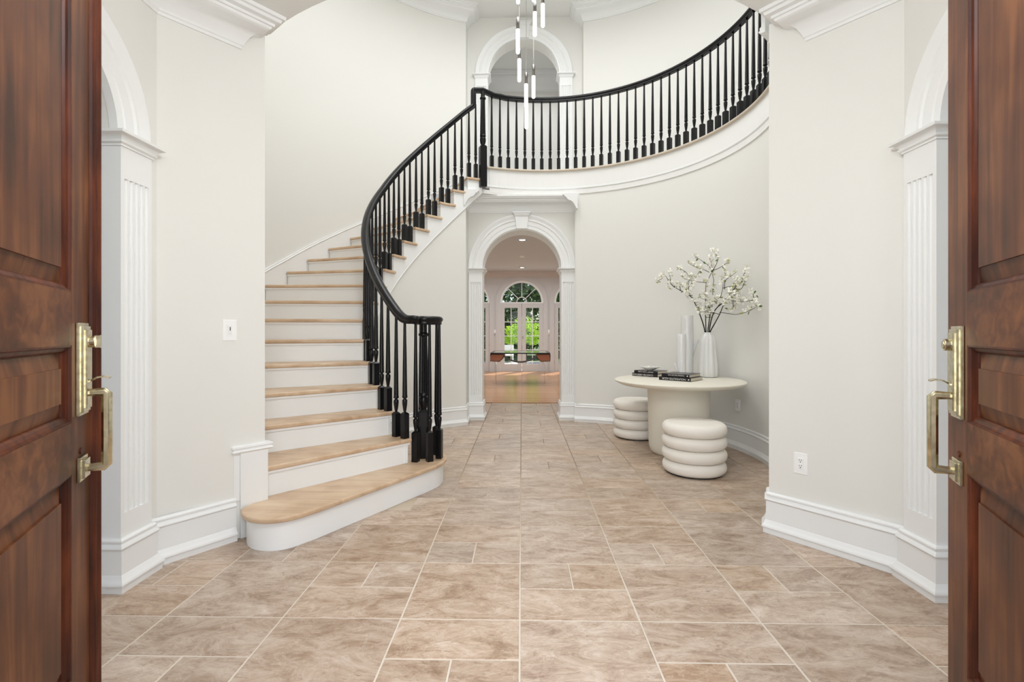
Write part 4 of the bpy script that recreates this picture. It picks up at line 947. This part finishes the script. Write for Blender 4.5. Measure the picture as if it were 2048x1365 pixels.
for wi, (c_, nm) in enumerate(((-BX, 'left'), (0, 'centre'), (BX, 'right'))):
    pos = {'left': 'leftmost', 'centre': 'middle', 'right': 'rightmost'}[nm]
    wd = thing('window_%d' % (wi+1), 'half-round fanlight over the %s pair of garden doors' % pos, 'window', (c_, BY, ZF), kind='structure')
    fr_ = obj('fan_frame', archarc(c_, RG, .66, BY-.01, BY+.06, ZF), trimm, wd, auto=40)
    obj('fan_sill', MB().box(c_-.66, c_+.66, BY-.01, BY+.06, ZF-.035, ZF+.0), trimm, wd)
    obj('muntin', archarc(c_, .145, .165, BY, BY+.04, ZF, 16), trimm, wd)
    for an in (45, 90, 135):
        ca, sa = cos(rad(an)), sin(rad(an)); obj('muntin', MB().obox((c_, BY+.02, ZF), (ca, 0, sa), (0, 1, 0), (-sa, 0, ca), .16, RG+.01, -.015, .015, -.010, .010), trimm, wd)
    for k in range(4):
        a0, a1 = 45*k+2, 45*k+43; v = [(c_+r*cos(rad(a0+(a1-a0)*q/6)), BY+.03, ZF+r*sin(rad(a0+(a1-a0)*q/6))) for r in (.16, RG+.01) for q in range(7)]
        obj('pane', MB().add(v, [(q, q+1, 8+q, 7+q) for q in range(6)]), glassm, wd, recalc=False)
    v = [(c_+.15*cos(PI*q/12), BY+.03, ZF+.15*sin(PI*q/12)) for q in range(13)]
    obj('pane', MB().add(v, [tuple(range(13))]), glassm, wd, recalc=False)
    t = thing('trim_1%d' % wi, 'taupe arched casing around the %s garden doors' % pos, 'casing', (c_, BY, 0), kind='structure')
    mb = archarc(c_, .66, .80, BY-.03, BY, ZF); mb.box(c_-.80, c_-.66, BY-.03, BY, 0, ZF); mb.box(c_+.66, c_+.80, BY-.03, BY, 0, ZF)
    obj('casing_board', mb, greym, t, auto=40)
    for s_ in (-1, 1):
        dr = thing('door_%d' % (3+wi*2+(s_ > 0)), '%s leaf of the %s garden french doors' % ('left' if s_ < 0 else 'right', pos), 'door', (c_+s_*.33, BY+.02, .015), kind='structure')
        x0, x1 = (c_-.655, c_-.004) if s_ < 0 else (c_+.004, c_+.655); g0, g1 = (x0+x1)/2-.2, (x0+x1)/2+.2; gz0, gz1 = .24, 1.97
        mb = MB().box(x0, g0, BY, BY+.045, .015, 2.108).box(g1, x1, BY, BY+.045, .015, 2.108)
        obj('stile', MB().box(x0, g0, BY, BY+.045, .015, 2.108), greym, dr, bev=.002); obj('stile', MB().box(g1, x1, BY, BY+.045, .015, 2.108), greym, dr, bev=.002)
        obj('rail', MB().box(g0, g1, BY, BY+.045, .015, gz0), greym, dr); obj('rail', MB().box(g0, g1, BY, BY+.045, gz1, 2.108), greym, dr)
        obj('muntin', MB().box((g0+g1)/2-.011, (g0+g1)/2+.011, BY+.005, BY+.04, gz0, gz1), trimm, dr)
        for k in (1, 2, 3): z = gz0+(gz1-gz0)*k/4; obj('muntin', MB().box(g0, g1, BY+.006, BY+.039, z-.011, z+.011), trimm, dr)
        for k in range(4):
            for q in range(2):
                xa, xb = g0+.2*q, g0+.2*q+.2; za, zb = gz0+(gz1-gz0)*k/4, gz0+(gz1-gz0)*(k+1)/4
                obj('pane', MB().add([(xa, BY+.025, za), (xb, BY+.025, za), (xb, BY+.025, zb), (xa, BY+.025, zb)], [(0, 1, 2, 3)]), glassm, dr, recalc=False)
        xh = x0 if s_ < 0 else x1
        for z in (.30, .84, 1.30, 1.84): obj('hinge', MB().box(xh-.007, xh+.007, BY-.012, BY+.004, z-.045, z+.045), brassm, dr)
    if nm == 'centre':
        obj('door_knob', MB().lathe([(.012, 0), (.012, .02), (.028, .03), (.03, .045), (.02, .06), (.005, .062)], 16, (0, 0, 0)), chromem)
        o = bpy.data.objects['door_knob']; o.parent = dr; o.rotation_euler = (PI/2, 0, 0); o.location = Vector((.03, BY-.0, 1.06))-origin(dr)
for sx in (-1, 1):   # wall plates between the doors
    root = thing('wall_plate', 'small pale control plate between the middle and %s garden doors' % ('left' if sx < 0 else 'right'), 'switch', (sx*BX/2, BY-.004, 1.22))
    obj('cover_plate', MB().box(sx*BX/2-.05, sx*BX/2+.05, BY-.012, BY-.002, 1.19, 1.30), platem, root, bev=.002)
    obj('socket', MB().box(sx*BX/2-.03, sx*BX/2+.03, BY-.02, BY-.010, 1.14, 1.18), brassm if sx > 0 else chromem, root)
# downlights and smoke detector
for (y, nm) in ((9.85, 'nearer'), (14.0, 'farther')):
    d_ = thing('downlight', 'lit recessed ceiling light, %s one beyond the arch' % nm, 'ceiling light', (0.01, y, 3.085), 'recessed lights beyond the arch')
    obj('trim_ring', MB().lathe([(.062, -.004), (.062, -.012), (.095, -.008), (.098, 0), (.062, 0)], 32, (0.01, y, 3.085), cap=False), chromem, d_)
    obj('lens', MB().lathe([(.002, -.006), (.063, -.006), (.063, -.002), (.002, -.002)], 32, (0.01, y, 3.085)), lampm, d_)
tag(obj('smoke_detector', MB().lathe([(.01, -.035), (.045, -.035), (.062, -.02), (.065, 0), (.01, 0)], 32), platem, loc=(0, 0, 0), auto=40), 'white round smoke detector between the two ceiling lights', 'smoke detector')
bpy.data.objects['smoke_detector'].location = (0.01, 11.95, 3.085)

# glass topped table in the far room: leather end blocks, curved bow, clear legs
GY = 11.5; gt = thing('glass_table', 'glass topped table with leather end blocks and bowed black stretcher', 'table', (-.05, GY, .012))
gx0, gx1 = -.705, .635; gz = .755
lim = (gx0+gx1)/2
mb = MB().box(gx0, gx1, GY-.60, GY-.575, gz-.028, gz).box(gx0, gx1, GY+.565, GY+.60, gz-.028, gz).box(gx0, gx0+.06, GY-.575, GY+.565, gz-.028, gz).box(gx1-.06, gx1, GY-.575, GY+.565, gz-.028, gz)
obj('table_rim', mb, blackm, gt, bev=.004)
obj('table_glass', MB().box(gx0+.06, gx1-.06, GY-.575, GY+.565, gz-.014, gz-.003), mat('green_tinted_glass', srgb(150, 160, 140), 0.06, spec=.8), gt)
for s_ in (-1, 1):
    ex = gx0 if s_ < 0 else gx1; q = [(ex, gz-.035), (ex-s_*.29, gz-.035), (ex-s_*.29, gz-.12), (ex-s_*.20, gz-.20), (ex, gz-.19)]
    v = [(x, y, z) for y in (GY-.55, GY+.54) for x, z in q]
    e_ = obj('end_block', MB().add(v, [(0, 1, 2, 3, 4), (9, 8, 7, 6, 5)]+[(i, (i+1) % 5, 5+(i+1) % 5, 5+i) for i in range(5)]), wickm, gt)
    mb = MB()
    for y in (GY-.552, GY+.542): mb.tube([(x, y, z) for x, z in q]+[(q[0][0], y, q[0][1])], .009, 6)
    obj('edge_binding', mb, blackm, e_)
    obj('clear_leg', MB().box(ex-s_*.10-.003, ex-s_*.10+.003, GY-.12, GY+.12, .012, gz-.19), acrylm, gt)
mb = MB(); v = []; f = []
for i in range(25):
    t_ = -1+2*i/24; x = lim+t_*.40; z = gz-.045-.15*(1-t_*t_)
    for y, zz in ((GY-.54, z), (GY-.48, z), (GY-.48, z-.035), (GY-.54, z-.035)): v.append((x, y, zz))
for i in range(24):
    for k in range(4): k2 = (k+1) % 4; f.append((i*4+k, (i+1)*4+k, (i+1)*4+k2, i*4+k2))
obj('bowed_stretcher', MB().add(v, f+[(0, 1, 2, 3), (96, 97, 98, 99)]), mat('dark_brown_lacquer', (.03, .015, .01), .3), gt, auto=40)

# ------------------------------------------------------------------ garden
tag(obj('ground', MB().box(-30, 30, 15.16, 21, -.16, -.04), patiom), 'pale stone terrace outside the garden doors', 'terrace', kind='structure')
tag(obj('ground', MB().box(-40, 40, 21, 60, -.16, -.05), soilm), 'green lawn beyond the terrace', 'lawn', kind='structure')
def cloud(mb, c, r, n, s, flat=.6):
    for _ in range(n):
        while True:
            p = Vector((random.uniform(-1, 1), random.uniform(-1, 1), random.uniform(-1, 1)))
            if .25 < p.length < 1: break
        k = 1+.25*noise.noise(p*2.3+Vector(c)); p = Vector((c[0]+p.x*r[0]*k, c[1]+p.y*r[1]*k, c[2]+p.z*r[2]*k)); d = Vector((random.uniform(-1, 1), random.uniform(-1, 1), random.uniform(-.6, .6)))
        if d.length < .1: d = Vector((1, 0, 0))
        d.normalize(); a = d.orthogonal().normalized(); an = random.uniform(0, 6.28); a = (a*cos(an)+d.cross(a)*sin(an)); sz = s*random.uniform(.6, 1.3)
        mb.add([p-d*sz*.5, p+a*sz*.3, p+d*sz*.5, p-a*sz*.3], [(0, 1, 2, 3)])
def tree(name, label, x, y, h, blobs, m, n, s, tr=.12, lean=0):
    root = thing(name, label, 'tree', (x, y, -.06), 'garden trees beyond the terrace')
    mb = MB(); mb.tube([(x, y, -.06), (x+.05+lean*.3, y, h*.35), (x+lean, y+.05, h*.7)], tr, 10, tr*.5)
    for b in blobs[:4]: mb.tube([(x+lean*.5, y, h*.4), (x+b[0]*.7, y+b[1]*.7, b[2])], tr*.45, 6, tr*.15)
    obj('trunk', mb, barkm, root, smooth=True)
    fo = MB()
    for bx_, by_, bz_, r in blobs: cloud(fo, (x+bx_, y+by_, bz_), (r, r, r*.8), n, s)
    obj('foliage', fo, m, root, recalc=False)['kind'] = 'stuff'
random.seed(21)
tree('maple_tree', 'small bright yellow-green maple behind the middle garden doors', .12, 18.2, 1.9, [(0, 0, 1.55, .42), (-.42, .1, 1.25, .36), (.42, 0, 1.3, .36), (-.1, -.1, 1.0, .32), (.3, .1, .95, .26), (-.55, .1, .95, .24)], maplem, 520, .075, .045)
specs = [(-7.6, 28, 7, 'broad dark evergreen at the far left of the garden'), (-4.9, 25, 6.5, 'dark evergreen behind the left garden doors'), (-2.5, 28.5, 7.5, 'tall dark tree between the left and middle doors'),
         (-.1, 25.2, 7, 'dark tree directly behind the bright maple'), (2.5, 28.5, 7.5, 'tall dark tree right of the bright maple'), (5.0, 25, 6.5, 'dark evergreen behind the right garden doors'), (7.6, 28, 7, 'broad dark evergreen at the far right of the garden')]
for i, (x, y, h, lb_) in enumerate(specs):
    bl_ = [(random.uniform(-.7, .7), random.uniform(-.4, .4), h*q, random.uniform(1.1, 1.35)) for q in (.12, .25, .42, .58, .75, .92)]
    tree('evergreen_tree', lb_, x, y, h, bl_, darkleafm, 620, .30, .16)
for i, (x, lb_) in enumerate(((-2.9, 'leaning mid-green tree left of the middle doors'), (2.6, 'leaning mid-green tree right of the middle doors'))):
    tree('garden_tree', lb_, x, 22.5, 5.0, [(random.uniform(-.6, .6), 0, 2.6+.6*k, .75) for k in range(4)]+[(-.9 if x > 0 else .9, 0, 3.4, .7)], midleafm, 380, .2, .08)
hd_ = thing('hedge', 'low dark hedge closing the garden behind the trees', 'hedge', (0, 33, -.06)); fo = MB()
for k in range(16): cloud(fo, (-12+1.6*k, 32.5+.5*(k % 2), 1.6), (1.3, .8, 1.6), 420, .34)
obj('foliage', fo, darkleafm, hd_, recalc=False)['kind'] = 'stuff'
def lounge(x, y, label):
    r = thing('lounge_chair', label, 'chair', (x, y, -.04), 'white terrace chairs')
    obj('seat', MB().box(x-.3, x+.3, y-.3, y+.3, .30, .36), trimm, r, bev=.01); obj('backrest', MB().box(x-.3, x+.3, y+.26, y+.31, .36, .72), trimm, r, bev=.01)
    for a in (-.27, .27):
        for b in (-.27, .27): obj('leg', MB().box(x+a-.02, x+a+.02, y+b-.02, y+b+.02, -.04, .30), trimm, r)
lounge(-.62, 19.2, 'white terrace chair seen low through the middle doors'); lounge(-2.1, 18.6, 'white terrace chair outside the left garden doors'); lounge(2.15, 18.8, 'white terrace chair outside the right garden doors')
